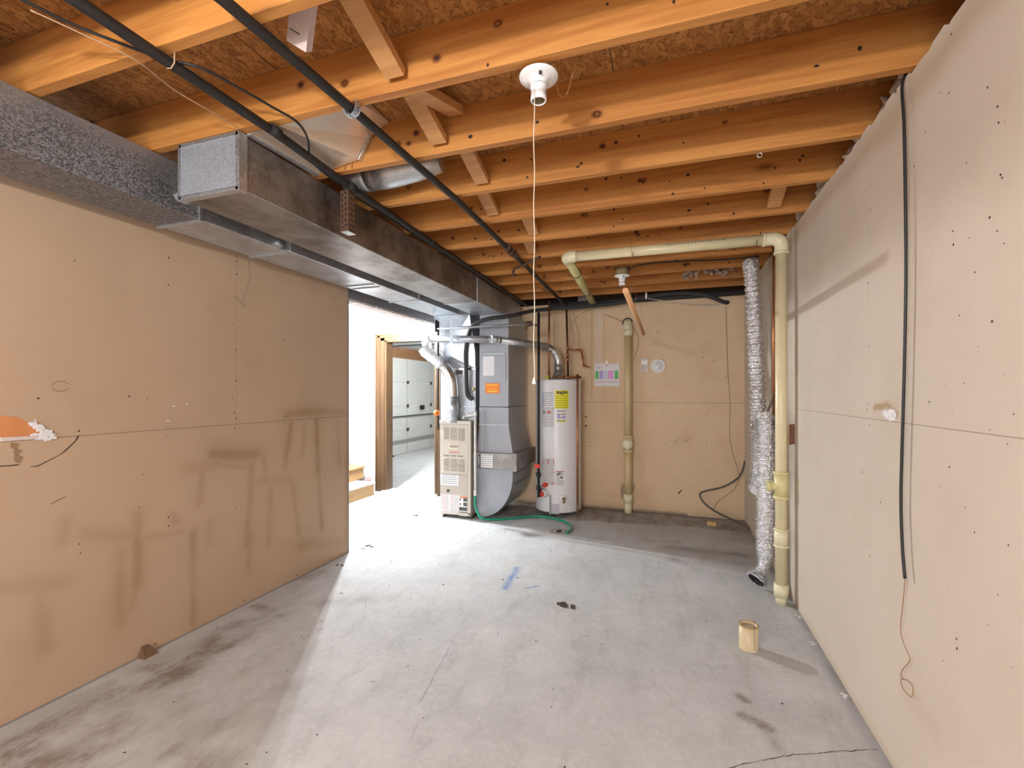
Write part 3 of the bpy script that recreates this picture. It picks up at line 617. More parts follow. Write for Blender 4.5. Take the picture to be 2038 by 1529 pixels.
mw_ = obj('marker_writing', mb, LABB, t0); mw_['kind'] = 'stuff'
# ================================================================ FURNACE
FX0, FX1, FY = -2.292, -1.935, 4.39
t0 = thing('furnace', 'tall narrow beige furnace with louvred front, standing left of the grey duct drop', 'furnace', ((FX0+FX1)/2, FY+.3, 0))
mb = MB(); mb.box(FX0, FX1, FY+.012, 5.0, .035, 1.02); obj('cabinet', mb, BEI, t0, .004)
S4 = lambda px, py: pyy(px, py, FY)
sx = lambda px: S4(px, 900)[0]
def sz(py, px=906): return S4(px, py)[2]
mb = MB(); mb.box(FX0+.004, FX1-.03, FY, FY+.012, sz(944), 1.012-.028)
LU = M('louvre_beige', (.50,.44,.38), .45)
pan = obj('upper_door', mb, BEI, t0, .003)
for z0, z1 in ((sz(876), sz(851)), (sz(938), sz(912))):
    mb = MB()
    for c in range(3):
        xa = FX0+.035+c*.090; n = 9
        for k in range(n):
            z = z0+(z1-z0)*(k+.5)/n - (c*.004)
            mb.box(xa, xa+.074, FY-.0035, FY+.001, z-.0022, z+.0035, 1)
            mb.add([(xa,FY-.001,z+.004),(xa+.074,FY-.001,z+.004),(xa+.074,FY-.009,z-.001),(xa,FY-.009,z-.001)], [(0,1,2,3)], 0)
    obj('louvre', mb, [BEI, BEID], pan)
mb = MB(); hx0, hx1, hz0, hz1 = sx(893.5), sx(914), sz(894), sz(884)
mb.box(hx0, hx1, FY-.006, FY, hz0, hz1, 0); mb.box(hx0+.012, hx1-.012, FY-.0075, FY-.004, hz0+.014, hz1-.012, 1); obj('handle', mb, [M('cream_handle', (.72,.62,.48), .4), BEID], pan, .002)
mb = MB(); mb.box(FX0-.002, FX1+.002, FY-.006, FY+.03, .985, 1.022); obj('top_rail', mb, M('beige_light', (.62,.57,.50), .4), t0, .003)
mb = MB(); mb.box(FX0+.004, FX1-.03, FY+.003, FY+.012, .07, sz(945.5)); low = obj('lower_door', mb, M('beige_lower', (.50,.43,.37), .45), t0, .003)
mb = MB(); mb.box(FX1-.028, FX1, FY-.002, FY+.012, .05, .985); mb.box(FX0, FX1, FY-.002, FY+.012, .035, .065); obj('frame_edge', mb, BEI, t0, .002)
mb = MB(); mb.box(FX1+.0002, FX1+.002, FY+.02, FY+.10, .04, 1.01); obj('side_edge', mb, BEID, t0)
mb = MB(); cx, cz = sx(891.5), sz(978); mb.lathe([(0,.012),(.013,.012),(.015,.008),(.015,0)], (cx, FY+.003, cz), (0,-1,0), 18); obj('sight_glass', mb, LABB, low)
def lab_(name, x0, x1, z0, z1, y, rows, parent, mat=LABW, tm=LABT, cols=1, seed=0, red=0):
    r = np.random.RandomState(seed); mb = MB(); mb.box(x0, x1, y-.0012, y, z0, z1, 0)
    for c in range(cols):
        xa = x0+(x1-x0)*(c+.08)/cols; xe = x0+(x1-x0)*(c+.92)/cols
        for k in range(rows):
            z = z1-(z1-z0)*(k+.6)/(rows+.4); x = xa
            while x < xe-.004:
                w_ = min(r.uniform(.004,.02), xe-x); mb.box(x, x+w_, y-.0016, y-.0012, z, z+(z1-z0)/rows*.35, 2 if r.rand() < red else 1); x += w_+.003
    return obj(name, mb, [mat, tm, LABR], parent)
lab_('instruction_label', sx(876.5), sx(912), sz(967), sz(944.5)-.004, FY+.0025, 5, low, seed=1)
lab_('warning_label', sx(876.5), sx(913), sz(1024), sz(985), FY+.0025, 12, low, cols=2, seed=2, red=.35)
mb = MB(); gx0, gx1 = sx(914), sx(930)
mb.box(gx0, gx1, FY+.0012, FY+.0025, sz(1026), sz(988), 0)
for k in range(4):
    za = sz(1025-k*9.3); mb.box(gx0+(gx1-gx0)*.5*(k > 1), gx1-.002, FY+.0005, FY+.0012, za, za+.038, 1)
    if k > 1: mb.box(gx0+.006, gx0+.02, FY+.0004, FY+.0012, za+.008, za+.028, 1)
mb.box(gx0+.01, gx1, FY+.0005, FY+.0012, sz(990.5), sz(988), 2)
obj('diagram_label', mb, [LABW, LABB, ORG], low)
# badge: red slanted name, black slanted line beneath
def text(name, s, loc, rot, size, mat, parent, shear=0, ext=.0004):
    cu = bpy.data.curves.new(name, 'FONT'); cu.body = s; cu.size = size; cu.align_x = 'CENTER'; cu.align_y = 'CENTER'; cu.shear = shear; cu.extrude = ext
    o = bpy.data.objects.new(name, cu); COL.objects.link(o)
    dg = bpy.context.evaluated_depsgraph_get(); me = bpy.data.meshes.new_from_object(o.evaluated_get(dg))
    bpy.data.objects.remove(o); bpy.data.curves.remove(cu)
    mw = Matrix.Translation(Vector(tuple(float(k) for k in loc))-wloc(parent)) @ rot.to_4x4(); me.transform(mw)
    me.materials.clear(); me.materials.append(mat); o = bpy.data.objects.new(name, me); COL.objects.link(o); o.parent = parent; return o
from mathutils import Euler
FACE = Euler((PI/2, 0, 0)).to_matrix()
text('name_badge', 'LENNOX', ((sx(895)+sx(912))/2, FY-.001, sz(901)), FACE, .030, RED, pan, .45)
mb = MB(); xa = sx(883)
for k in range(17):
    if k in (5, 11): continue
    x = xa+k*.0133; mb.add([(x,FY-.001,sz(909)),(x+.009,FY-.001,sz(909)),(x+.013,FY-.001,sz(906.5)),(x+.004,FY-.001,sz(906.5))], [(0,1,2,3)])
obj('model_strip', mb, LABB, pan)
mb = MB()
for x in (FX0+.02, FX1-.03): mb.box(x, x+.03, FY+.03, FY+.09, 0, .036)
mb.box(FX0+.03, FX1-.02, FY+.08, 4.95, .0, .034); obj('base', mb, M('base_dark', (.07,.06,.055), .8), t0)
# supply plenum and coil box over the furnace
t0 = thing('supply_plenum', 'shiny galvanized plenum box on top of the furnace, taped with foil', 'plenum', (-2.09, 4.8, 1.022))
mb = MB(); mb.box(-2.275, -1.915, 4.47, 5.0, 1.022, 1.565); obj('coil_box', mb, GALVB, t0, .004)
mb = MB()
V_ = [(-2.275,4.47,1.57),(-1.915,4.47,1.57),(-1.915,5.0,1.57),(-2.275,5.0,1.57),(-2.385,4.42,2.14),(-1.96,4.42,2.14),(-1.96,5.1,2.14),(-2.385,5.1,2.14),(-2.30,4.40,1.82),(-2.17,4.40,1.82),(-2.17,4.41,1.70),(-2.27,4.43,1.68),(-1.915,4.46,1.75)]
mb.add(V_, [(3,2,1,0),(4,5,6,7),(0,1,12,10,11),(11,10,9,8),(8,9,5,4),(9,10,12,5),(1,2,6,5,12),(2,3,7,6),(3,0,11,8,4,7)]); obj('transition', mb, GALVB, t0, .003)
mb = MB(); mb.box(-2.28, -1.91, 4.462, 4.475, 1.553, 1.578); obj('foil_tape', mb, FOIL, t0, .002); mb = MB(); mb.box(-2.27,-1.92,4.463,4.475,1.165,1.172); obj('foil_tape', mb, FOIL, t0, .002)
mb = MB(); p = pyy(914, 740, 4.467); mb.box(p[0]-.034, p[0]+.034, 4.464, 4.47, p[2]-.026, p[2]+.026, 0); mb.box(p[0]-.028, p[0]+.028, 4.4625, 4.464, p[2]-.02, p[2]+.008, 1); obj('maker_sticker', mb, [RUST, LABB], t0)
mb = MB(); p = pyy(943, 775, 4.467); mb.lathe([(0,.02),(.012,.02),(.018,.012),(.018,0)], (p[0],4.468,p[2]), (0,-1,0), 16); obj('valve_port', mb, M('brass', (.5,.4,.2), .35, .8), t0)
mb = MB(); mb.box(-2.268,-2.262,4.45,4.47,1.03,1.5); mb.box(-2.262,-2.21,4.462,4.47,1.05,1.48); obj('side_flange', mb, WPL, t0)
# return drop
t0 = thing('return_drop', 'tall grey sheet metal return duct dropping to a rounded boot right of the furnace', 'duct', (-1.72, 4.8, 0))
RX0, RX1, RYF, RYB = -1.883, -1.558, 4.50, 5.12
mb = MB(); mb.box(RX0, RX1, RYF, RYB, 1.17, 2.135); obj('upper_duct', mb, GREY, t0, .004)
mb = MB(); mb.box(RX0-.002, RX1+.002, RYF-.002, RYB, .985, 1.165); obj('lower_collar', mb, GREY, t0, .003)
mb = MB(); mb.box(RX0-.006, RX1+.006, RYF-.006, RYB, .975, .988); obj('bright_seam', mb, GALVB, t0)
mb = MB(); fl = [(RX0,RYF),(RX1,RYF),(RX1,RYB),(RX0,RYB)]; f2 = [(-1.918,RYF-.01),(-1.508,RYF-.01),(-1.508,RYB+.04),(-1.918,RYB+.04)]
mb.add([(x,y,.975) for x,y in fl]+[(x,y,.69) for x,y in f2], [(0,1,2,3),(7,6,5,4),(0,4,5,1),(1,5,6,2),(2,6,7,3),(3,7,4,0)]); obj('flare', mb, GREY, t0, .003)
mb = MB(); mb.box(-1.931, -1.46, RYF-.05, RYB+.05, .525, .69); mb.box(-1.50,-1.45,RYF-.062,RYF-.04,.515,.70); mb.box(-1.932,-1.92,RYF-.06,RYB,.515,.695); fr = obj('filter_rack', mb, galv('filter_rack_metal', (.42,.40,.39), .45, .5), t0, .003)
a, b = pyy(957, 918, RYF-.05), pyy(980.5, 901, RYF-.05)
lab_('filter_label', a[0], b[0], .54, .675, RYF-.0505, 6, fr, seed=5)
a = pyy(952, 918, RYF-.05); mb = MB(); mb.box(a[0], a[0]+.022, RYF-.052, RYF-.0505, .545, .67, 0); mb.box(a[0]+.006, a[0]+.012, RYF-.053, RYF-.0505, .56, .65, 1); obj('black_label', mb, [LABB, LABW], fr)
poly = [(-1.918, .525), (-1.508, .525)]
for k in range(1, 15):
    a = k/15*PI/2; poly.append((-1.86+.352*math.cos(a), .46-.45*math.sin(a)))
poly += [(-1.86, .012), (-1.933, .06), (-1.933, .42), (-1.918, .42)]
mb = MB(); mb.prism(poly[::-1], 1, RYF-.012, RYB+.03)
for k, (a, b) in enumerate([(1, 8), (8, 16)]): pass
obj('rounded_boot', mb, GREY, t0, .004)
mb = MB(); mb.box(-1.511, -1.506, RYF+.05, RYB, .36, .365); mb.box(-1.511,-1.506,RYF+.05,RYB,.47,.475); obj('crimp_line', mb, LABB, t0)
pn = MB(); a, b = pyy(960, 762, RYF), pyy(1007, 708, RYF); pn.box(a[0], b[0], RYF-.008, RYF, a[2], b[2]); ap = obj('access_panel', pn, GREY, t0, .003)
c_, d_ = pyy(961.5, 748, RYF-.008), pyy(983.5, 709, RYF-.008); lab_('paper_notice', c_[0], d_[0], c_[2], d_[2], RYF-.0085, 10, ap, PAPER, M('faint_print', (.68,.67,.68), .6), seed=8)
mb = MB(); a, b = pyy(964, 707, RYF), pyy(1004, 703, RYF); mb.box(a[0], b[0], RYF-.014, RYF, a[2], b[2]); obj('panel_latch', mb, GALVB, ap, .002)
a, b = pyy(966, 783, RYF), pyy(994, 763, RYF); mb = MB(); mb.box(a[0], b[0], RYF-.002, RYF, a[2], b[2], 0)
for z, w_, nn_, h in ((b[2]-.024, .8, 7, .014), (b[2]-.05, .85, 12, .004), (b[2]-.06, .8, 9, .003), (a[2]+.012, .72, 7, .018)):
    L = (b[0]-a[0])*w_; x = a[0]+((b[0]-a[0])-L)/2
    for k in range(nn_): mb.add([(x,RYF-.003,z),(x+L/nn_*.6,RYF-.003,z),(x+L/nn_*.8,RYF-.003,z+h),(x+L/nn_*.25,RYF-.003,z+h)], [(0,1,2,3)], 1); x += L/nn_
obj('orange_notice', mb, [ORG, YEL], t0)
mb = MB(); mb.tube([(-1.46,RYB+.04,.38),(-1.30,RYB+.05,.40)], .006, 6); obj('side_rod', mb, PIPED, t0)
# ================================================================ FLUE
t0 = thing('flue_pipe', 'galvanized flue pipe running from the water heater over to the furnace elbow', 'flue', (-1.7, 4.6, 1.46))
HX, HY, HR, HT = -1.145, 4.985, .248, 1.452
mb = MB(); mb.tube([(HX,HY,HT+.09),(HX,HY,HT+.18)], .042, 22); obj('heater_collar', mb, GALV, t0)
e1 = cr([(HX,HY,HT+.17),(HX-.005,HY,HT+.24),(HX-.05,HY-.05,HT+.33),(HX-.13,HY-.11,HT+.36)], 5)
mb = MB(); mb.tube(e1, [.043+.003*(i % 3 == 0) for i in range(len(e1))], 22, sm=True); obj('foil_elbow', mb, FOIL, t0)
pA = pyy(1090, 690, 4.86); pM = pyy(992, 677, 4.41); pL = pyy(856, 674.5, 4.28)
mb = MB(); mb.tube([pA, pM], .037, 22); obj('long_pipe', mb, GALV, t0)
mb = MB(); d_ = (pA-pM)/np.linalg.norm(pA-pM); mb.tube([pM+d_*.02, pM-d_*.09], .0405, 22); mb.tube([pM+d_*.0, pM-d_*.012], .043, 22); mb.tube([pM-d_*.07, pM-d_*.082], .043, 22); obj('coupling', mb, GALVB, t0)
mb = MB(); mb.tube([pM-d_*.05, pL], .037, 22); obj('long_pipe', mb, GALVB, t0)
q0 = pyy(850, 702, 4.36)
e2 = cr([pL, pL+np.array([-.05,.01,-.01]), pL+np.array([-.085,.05,-.04]), q0+np.array([-.01,.04,.09]), q0+np.array([-.0,0,.03])], 4)
mb = MB(); mb.tube(e2, .038, 20); obj('small_elbow', mb, WPL, t0)
q1 = pyy(878, 722, 4.37); q2 = pyy(896, 750, 4.385); q3 = pyy(900, 790, 4.395); q4 = (q3[0]+.005, 4.40, 1.024)
WPLG = galv('elbow_metal', (.66,.67,.68), .4, .05, .3)
e3 = cr([q0+np.array([-.03,0,.04]), q0+np.array([.0,0,.0]), (q0+q1)/2, q1], 5)
mb = MB(); mb.tube(e3, [.064+.006*(i % 4 < 1) for i in range(len(e3))], 24); obj('segment_elbow', mb, WPLG, t0)
mb = MB(); mb.tube([q1-np.array([.012,0,-.012]), q1+(q2-q1)*.3], .068, 24); obj('joint_band', mb, GALV, t0)
e4 = cr([q1, q2, q3], 8); mb = MB(); mb.tube(e4, [.060+.004*(i % 2) for i in range(len(e4))], 24); obj('foil_elbow', mb, FOIL, t0)
mb = MB(); mb.tube([q3, q4], .060, 24)
for k in range(5): z = q3[2]-.03-.06*k; mb.tube([(q3[0]+.002,4.397,z),(q3[0]+.002,4.397,z+.006)], .0635, 24)
obj('vertical_pipe', mb, GALVB, t0)
mb = MB(); a = pyy(898, 636, 4.23); b = pyy(899, 686, 4.23); mb.bar(a, b, .028, .003, up=(0,1,0)); obj('hanger_strap', mb, GALVB, t0)
# ================================================================ WATER HEATER
t0 = thing('water_heater', 'tall grey white cylindrical gas water heater with yellow label near the back wall', 'water heater', (HX, HY, 0))
mb = MB(); mb.lathe([(0,.045),(HR-.012,.045),(HR,.055),(HR,.08)], (HX,HY,0), n=64); mb.lathe([(HR,.08),(HR,HT-.02),(HR-.006,HT-.004),(HR-.02,HT),(0,HT+.004)], (HX,HY,0), n=64)
tank = obj('tank', mb, HEAT, t0)
mb = MB(); mb.lathe([(HR+.002,HT-.035),(HR+.004,HT-.03),(HR+.004,HT-.008),(HR-.01,HT+.004)], (HX,HY,0), n=64); obj('rim', mb, HEAT, tank); mb = MB(); mb.lathe([(HR+.003,.06),(HR+.003,.075)], (HX,HY,0), n=64); obj('bottom_rim', mb, HEAT, tank)
for k in range(3): a = k*2.1+.4; x, y = HX+.18*math.cos(a), HY+.18*math.sin(a); mb = MB(); mb.tube([(x,y,0),(x,y,.05)], .02, 10); obj('foot', mb, PIPED, t0)
def on_tank(px, py):                                  # point on the jacket seen at a pixel
    d = ray(px, py); a = d[0]**2+d[1]**2; b = 2*(d[0]*(-HX)+d[1]*(-HY)); c = HX**2+HY**2-(HR+.0012)**2
    return C0+d*((-b-math.sqrt(max(b*b-4*a*c, 0)))/(2*a))
def tank_patch(mb, x0, x1, y0, y1, off=.0, m=0, n=6):
    A = on_tank(x0, (y0+y1)/2); B = on_tank(x1, (y0+y1)/2)
    a0 = math.atan2(A[1]-HY, A[0]-HX); a1 = math.atan2(B[1]-HY, B[0]-HX); zt, zb = on_tank((x0+x1)/2, y0)[2], on_tank((x0+x1)/2, y1)[2]
    r = HR+.0012+off; vs = []; fs = []
    for i in range(n+1):
        a = a0+(a1-a0)*i/n; vs += [(HX+r*math.cos(a), HY+r*math.sin(a), zb), (HX+r*math.cos(a), HY+r*math.sin(a), zt)]
        if i < n: fs.append((2*i, 2*i+2, 2*i+3, 2*i+1))
    mb.add(vs, fs, m)
def tlabel(name, x0, x1, y0, y1, mats, rows, seed, extra=()):
    r = np.random.RandomState(seed); mb = MB(); tank_patch(mb, x0, x1, y0, y1, 0, 0)
    for k in range(rows):
        y = y0+(y1-y0)*(k+.35)/rows; x = x0+1.2
        while x < x1-1.6:
            w_ = min(r.uniform(.6, 4), x1-1.2-x); tank_patch(mb, x, x+w_, y, y+(y1-y0)/rows*.35, .0006, 1, 2); x += w_+.6
    for e in extra: tank_patch(mb, *e[:4], .0009, e[4], 2)
    return obj(name, mb, mats, tank)
tlabel('yellow_label', 1104.5, 1131.5, 777, 813.5, [YEL, M('olive_print', (.35,.33,.02), .6), LABB], 8, 3, [(1108,1113,779,783.5,2),(1114,1118,780,784,2),(1119.5,1124,779,783.5,2),(1125,1129,780,783,2),(1117,1120,784,786,2)])
tlabel('caution_label', 1107.5, 1127, 815, 841, [LABW, LABT, YEL, PLV], 4, 4, [(1108,1127,836,841,2),(1109,1114,825,833,3),(1119,1125,828,833,3)])
tlabel('blue_label', 1080.5, 1101, 780, 809, [LABW, LABT, M('label_blue', (.25,.42,.62), .5)], 7, 5, [(1080.5,1082,780,809,2)])
tlabel('danger_label', 1080.5, 1103, 811, 850, [LABW, LABT, LABR, LABB], 12, 6, [(1080.5,1102,811,813,2),(1089,1096,818,823.5,2),(1081.5,1084,817,824,3)])
tlabel('lighting_label', 1080.5, 1104, 913, 966, [LABW, LABT, M('label_pale_red', (.75,.35,.33), .5), LABR], 20, 7, [(1081,1103,914,924,2),(1097,1104,940,941.2,3),(1097,1104,961,963,3)])
tlabel('hookup_label', 1106, 1122, 937, 966, [LABW, LABT, LABR, LABB], 8, 8, [(1106,1122,938,940,2),(1108,1112,943,946,3),(1111,1116,941,944,3),(1115,1120,949,952,3)])
# valve, drain, cover
mb = MB(); p = on_tank(1086, 981); mb.lathe([(0,.075),(.035,.075),(.04,.06),(.045,0)], p, (p[0]-HX, p[1]-HY, 0), 20); gv = obj('gas_valve', mb, WPL, t0)
mb = MB(); p2 = p+np.array([p[0]-HX, p[1]-HY, 0])*.30; mb.lathe([(0,.03),(.024,.03),(.029,.024),(.029,0)], p2, (p[0]-HX, p[1]-HY, 0), 20); obj('valve_dial', mb, RED, gv)
mb = MB(); p = on_tank(1087, 965); mb.lathe([(0,.05),(.02,.05),(.024,.04),(.024,0)], p, (p[0]-HX, p[1]-HY, .0), 14); obj('reset_knob', mb, RED, gv)
mb = MB(); p = on_tank(1120, 993); mb.lathe([(0,.012),(.035,.012),(.042,.004),(.042,0)], p, (p[0]-HX, p[1]-HY, 0), 24); dc = obj('drain_escutcheon', mb, WPL, t0)
mb = MB(); n_ = np.array([p[0]-HX, p[1]-HY, 0])/HR; mb.tube([p, p+n_*.05, p+n_*.06+np.array([0,0,-.035])], .009, 10); mb.tube([p+n_*.05+np.array([0,0,.01]), p+n_*.05+np.array([0,0,.022])], .016, 10); obj('drain_tap', mb, M('old_brass', (.28,.24,.10), .4, .8), dc)
mb = MB(); tank_patch(mb, 1094, 1097.5, 985, 1024, .012, 0); tank_patch(mb, 1097.5, 1113, 1003, 1024, .004, 1); tank_patch(mb, 1096, 1112, 1022.5, 1024.5, .008, 2)
obj('burner_cover', mb, [M('cover_edge', (.33,.33,.35), .5), M('cover_face', (.55,.54,.60), .4), LABB], tank)
mb = MB(); mb.lathe([(.10,0),(.10,.012),(.07,.03),(.055,.075),(.045,.09)], (HX,HY,HT), n=28); obj('draft_hood', mb, GALV, t0)
mb = MB(); p = on_tank(1150, 756); ex, ey = p[0], p[1]
zt = HT+.03; mb.tube([(ex,ey-.02,zt),(ex,ey-.02,.14)], .010, 12); mb.tube([(ex,ey-.02,.15),(ex,ey-.02,.02)], .012, 12, 1); mb.tube([(HX-.02,HY-.12,zt),(ex,ey-.02,zt)], .011, 12); obj('overflow_pipe', mb, [COP, M('pipe_worn', (.30,.20,.14), .5, .6)], t0)
mb = MB(); mb.tube([(HX+.08,HY-.12,zt),(HX+.26,HY-.05,zt)], .013, 10); mb.lathe([(.012,-.02),(.02,0),(.012,.03)], (ex,ey-.02,zt), n=10); obj('relief_valve', mb, RUST, t0)
mb = MB(); mb.box(HX-.10, HX-.06, HY-.2, HY-.15, HT, HT+.045); obj('yellow_tag', mb, M('dull_yellow', (.45,.48,.05), .5), t0, .006)
# cream side panel (heater's blank right side: masonite board behind)
mb = MB(); a = pyy(1152, 760, YB-.012); b = pyy(1163.5, 1020, YB-.012)
# ================================================================ PIPES by the heater
def pipe(name, pts, r, mat, label, cat, n=14, smooth=0, parts=None):
    P = cr(pts, smooth) if smooth else pts
    mb = MB(); mb.tube(P, r, n)
    if parts is None: return tag(obj(name, mb, mat), label, cat)
    c = np.mean(np.array([list(p) for p in pts]), axis=0); t0 = thing(name, label, cat, (c[0], c[1], min(p[2] for p in pts)))
    obj('pipe', mb, mat, t0)
    for nm_, m2, mm in parts:
        for q in (m2 if isinstance(m2, list) else [m2]): obj(nm_, q, mm, t0)
    return t0
g0 = pyy(1072, 905, 4.62); gx, gy = g0[0], 4.62
zt_ = pyy(1072, 622, gy)[2]
k1 = MB(); p = pyy(1072, 927, gy); k1.box(p[0]-.03, p[0]+.02, gy-.04, gy-.01, p[2]-.02, p[2]+.02)
k2 = []
for py_ in (945, 971): p = pyy(1072, py_, gy); k2.append(MB()); k2[-1].lathe([(.012,-.025),(.024,-.02),(.024,.02),(.012,.025)], p, n=12)
zb = pyy(1073, 990, gy)[2]
pv = on_tank(1080, 974)
k3 = MB(); k3.tube([(gx,gy,pv[2]), (pv[0],pv[1]-.01,pv[2])], .011, 10)
pipe('gas_drop_pipe', [(gx,gy,zt_),(gx,gy,zb)], .0135, PIPEB, 'vertical black gas pipe with red shutoff in front of the water heater', 'pipe', parts=[('shutoff_handle', k1, RED), ('coupling', k2, PIPEB), ('side_nipple', k3, PIPEB)])
a = pyy(1093, 750, HY-.08); b = pyy(1092, 600, HY-.08); k1 = MB(); k1.tube([a-np.array([0,0,.03]), a+np.array([0,0,.05])], .014, 10)
pipe('copper_riser', [(a[0],a[1],HT),(a[0],a[1],b[2])], .0105, COP, 'copper pipe rising from the left side of the water heater top', 'pipe', parts=[('fitting', k1, COP)])
a = pyy(1131, 745, 5.05); b = pyy(1127, 600, 5.05); bx = b[0]
mid = pyy(1129, 695, 5.05)
k1 = []
for py_ in (692, 706, 716): p = pyy(1129.5, py_, 5.05); k1.append(MB()); k1[-1].lathe([(.011,-.018),(.019,-.014),(.019,.014),(.011,.018)], p, n=10)
j = pyy(1131, 696, 5.05); j2 = pyy(1157, 697, 5.10); j3 = pyy(1162, 728, 5.10)
k2 = MB(); k2.tube([j, j2], .009, 10); k2.tube([j2, j3], .010, 10)
for s_ in (j2, j3, (j2+j3)/2): k2.lathe([(.01,-.014),(.017,-.012),(.017,.012),(.01,.014)], s_, n=10)
k2.tube([j3, j3+np.array([.04,.08,-.01])], .01, 8)
pipe('cold_water_pipe', [(a[0],a[1],HT),(bx,5.05,b[2])], .0115, rough_paint('old_copper', (.17,.075,.04), .4, 40, .4, .7), 'dark copper water pipe with side branch rising behind the water heater', 'pipe', parts=[('coupling', k1, COP), ('branch_pipe', k2, COP)])
# thin wires near those pipes
pipe('loop_wire', [pyy(1137,697,5.15), pyy(1142,670,5.15), pyy(1137,650,5.15), pyy(1147,633,5.2), pyy(1165,621,5.22), pyy(1190,612,5.24)], .002, COPW, 'thin brown wire looping on the back wall above the water heater branch pipe', 'wire', 5, 6)
pipe('hanging_wire', [pyy(1150,697,5.2), pyy(1152,672,5.2), pyy(1146,645,5.2), pyy(1140,620,5.2), pyy(1136,606,5.2)], .002, COPW, 'second thin wire right of the looping wire above the water heater', 'wire', 5, 6)
# gas pipe across over the furnace
a = pyy(868, 655, 4.30); b = pyy(1052, 645, 4.42); c_ = pyy(1070, 648, 4.60)
k1 = MB(); k1.tube([a+np.array([0,0,.09]), a, a-np.array([0,0,.03])], .017, 10); k2 = MB(); k2.lathe([(.014,-.03),(.026,-.02),(.026,.02),(.014,.03)], b, (1,.2,0), 12); k2.tube([b+np.array([-.03,-.02,-.05]), b+np.array([.03,0,.03])], .007, 6)
pipe('gas_crossing_pipe', [a, b, c_], .0125, galv('grey_pipe', (.33,.34,.36), .45, .3, .5), 'grey pipe running level across the top of furnace and return drop', 'pipe', parts=[('vertical_stub', k1, PIPEB), ('union', k2, RUST)])
a = pyy(872, 640, 4.33); b = pyy(873, 1000, 4.33)
k1 = MB(); p = pyy(869, 822, 4.30); k1.lathe([(0,-.03),(.03,-.02),(.03,.02),(0,.03)], p, (0,1,0), 10)
pz_ = pyy(871, 855, 4.33)
pipe('gas_feed_pipe', [a, (a[0], 4.33, pz_[2])], .011, PIPEB, 'vertical black pipe with orange valve left of the furnace', 'pipe', parts=[('orange_valve', k1, ORG)])
# refrigerant insulation line
ins = [pyy(940, 795, 4.44), pyy(930, 785, 4.43), pyy(928, 745, 4.42), pyy(927, 700, 4.41), pyy(933, 665, 4.38), pyy(945, 645, 4.36), pyy(975, 634, 4.36), pyy(1020, 628, 4.5), pyy(1060, 619, 4.8), pyy(1110, 614, 5.0), pyy(1170, 610, 5.05), pyy(1230, 603, 5.07), pyy(1290, 590, 5.08), pyy(1360, 583, 5.1), pyy(1405, 588, 5.12), pyy(1440, 601, 5.2), pyy(1448, 602, 5.26)]
P = cr(ins, 6); mb = MB(); mb.tube(P, .021, 14)
t0 = thing('refrigerant_line', 'thick black insulated line from furnace coil along the back wall top', 'pipe', (-.9, 4.9, 1.3)); obj('insulated_pipe', mb, PIPED, t0)
mb = MB(); p = pyy(1286, 588, 5.055); mb.tube([p+np.array([0,0,.05]), p-np.array([0,0,.04])], .006, 6); mb.box(p[0]-.01, p[0]+.01, p[1]-.01, p[1]+.03, p[2]-.03, p[2]+.02); obj('hanger_clip', mb, WPL, t0)
pipe('white_wire', cr([pyy(1290,594,5.0), pyy(1330,600,5.1), pyy(1390,606,5.2), pyy(1432,606,5.24)], 6), .004, M('white_wire_jacket', (.62,.55,.50), .5), 'thin white wire drooping below the insulated line on the back wall', 'wire', 6)
# dark strip standing in for the shaded gap above the back wall
pipe('gap_shade_strip', [(-1.3, 5.225, 2.325), (.745, 5.225, 2.345)], .03, PIPED, 'black round strip painting the shaded gap between last joist and back wall top', 'pipe')
# ================================================================ OVERHEAD BLACK PIPES
ZP = 2.343
def opipe(name, pts, r, label, parts, mat=PIPEB):
    P = [pz(*p, ZP) for p in pts]; return pipe(name, P, r, mat, label, 'pipe', parts=parts)
pa = [pz(445,0,ZP), pz(700,217,ZP), pz(915,403,ZP), pz(1008,492,ZP), pz(1122,604,ZP)]
xs = np.median([p[0] for p in pa[:4]]); print('P1', [tuple(np.round(p,2)) for p in pa])
k1 = []; u = pz(1018,501,ZP); d_ = (pa[4]-pa[3])/np.linalg.norm(pa[4]-pa[3])
for k, (o_, r_, l_) in enumerate([(-.13,.026,.05),(-.04,.03,.02),(.0,.027,.02),(.04,.03,.02),(.08,.026,.04),(.34,.024,.05),(.62,.023,.04)]):
    if k in (0, 1, 5, 6): k1.append(MB())
    k1[-1].tube([u+d_*o_, u+d_*(o_+l_)], r_, 12)
st_ = MB(); s0 = pz(700,217,ZP)
for k in range(12):
    a = -PI*.02-PI*k/11*.96; r_ = .026; st_.box(s0[0]+r_*math.cos(a)-.0055, s0[0]+r_*math.cos(a)+.0055, s0[1]-.012, s0[1]+.012, s0[2]+r_*math.sin(a)-.0015, s0[2]+r_*math.sin(a)+.0015)
for sg in (-1, 1): st_.box(s0[0]+sg*.026-.0015, s0[0]+sg*.026+.0015, s0[1]-.012, s0[1]+.012, s0[2], HJ-.001)
opipe('gas_main_pipe', [(380,-52),(445,0),(700,217),(915,403),(1008,492),(1122,604)], .0165, 'long black iron pipe under the joists with rusty union, right of the pair', [('union', k1, RUST), ('perforated_strap', st_, GALVB)])
k1 = []
for pxy in ((548,262),(860,483),(700,372)): u = pz(*pxy, ZP-.005); k1.append(MB()); k1[-1].tube([u-np.array([0,.02,0]), u+np.array([0,.02,0])], .0205, 12)
hk = MB(); h0 = pz(338,124,ZP); hk.tube([h0+np.array([-.022,0,.17]), h0+np.array([-.024,0,.02]), h0+np.array([-.012,0,-.016]), h0+np.array([.006,0,-.020]), h0+np.array([.02,0,-.006]), h0+np.array([.022,0,.17])], .0022, 6)
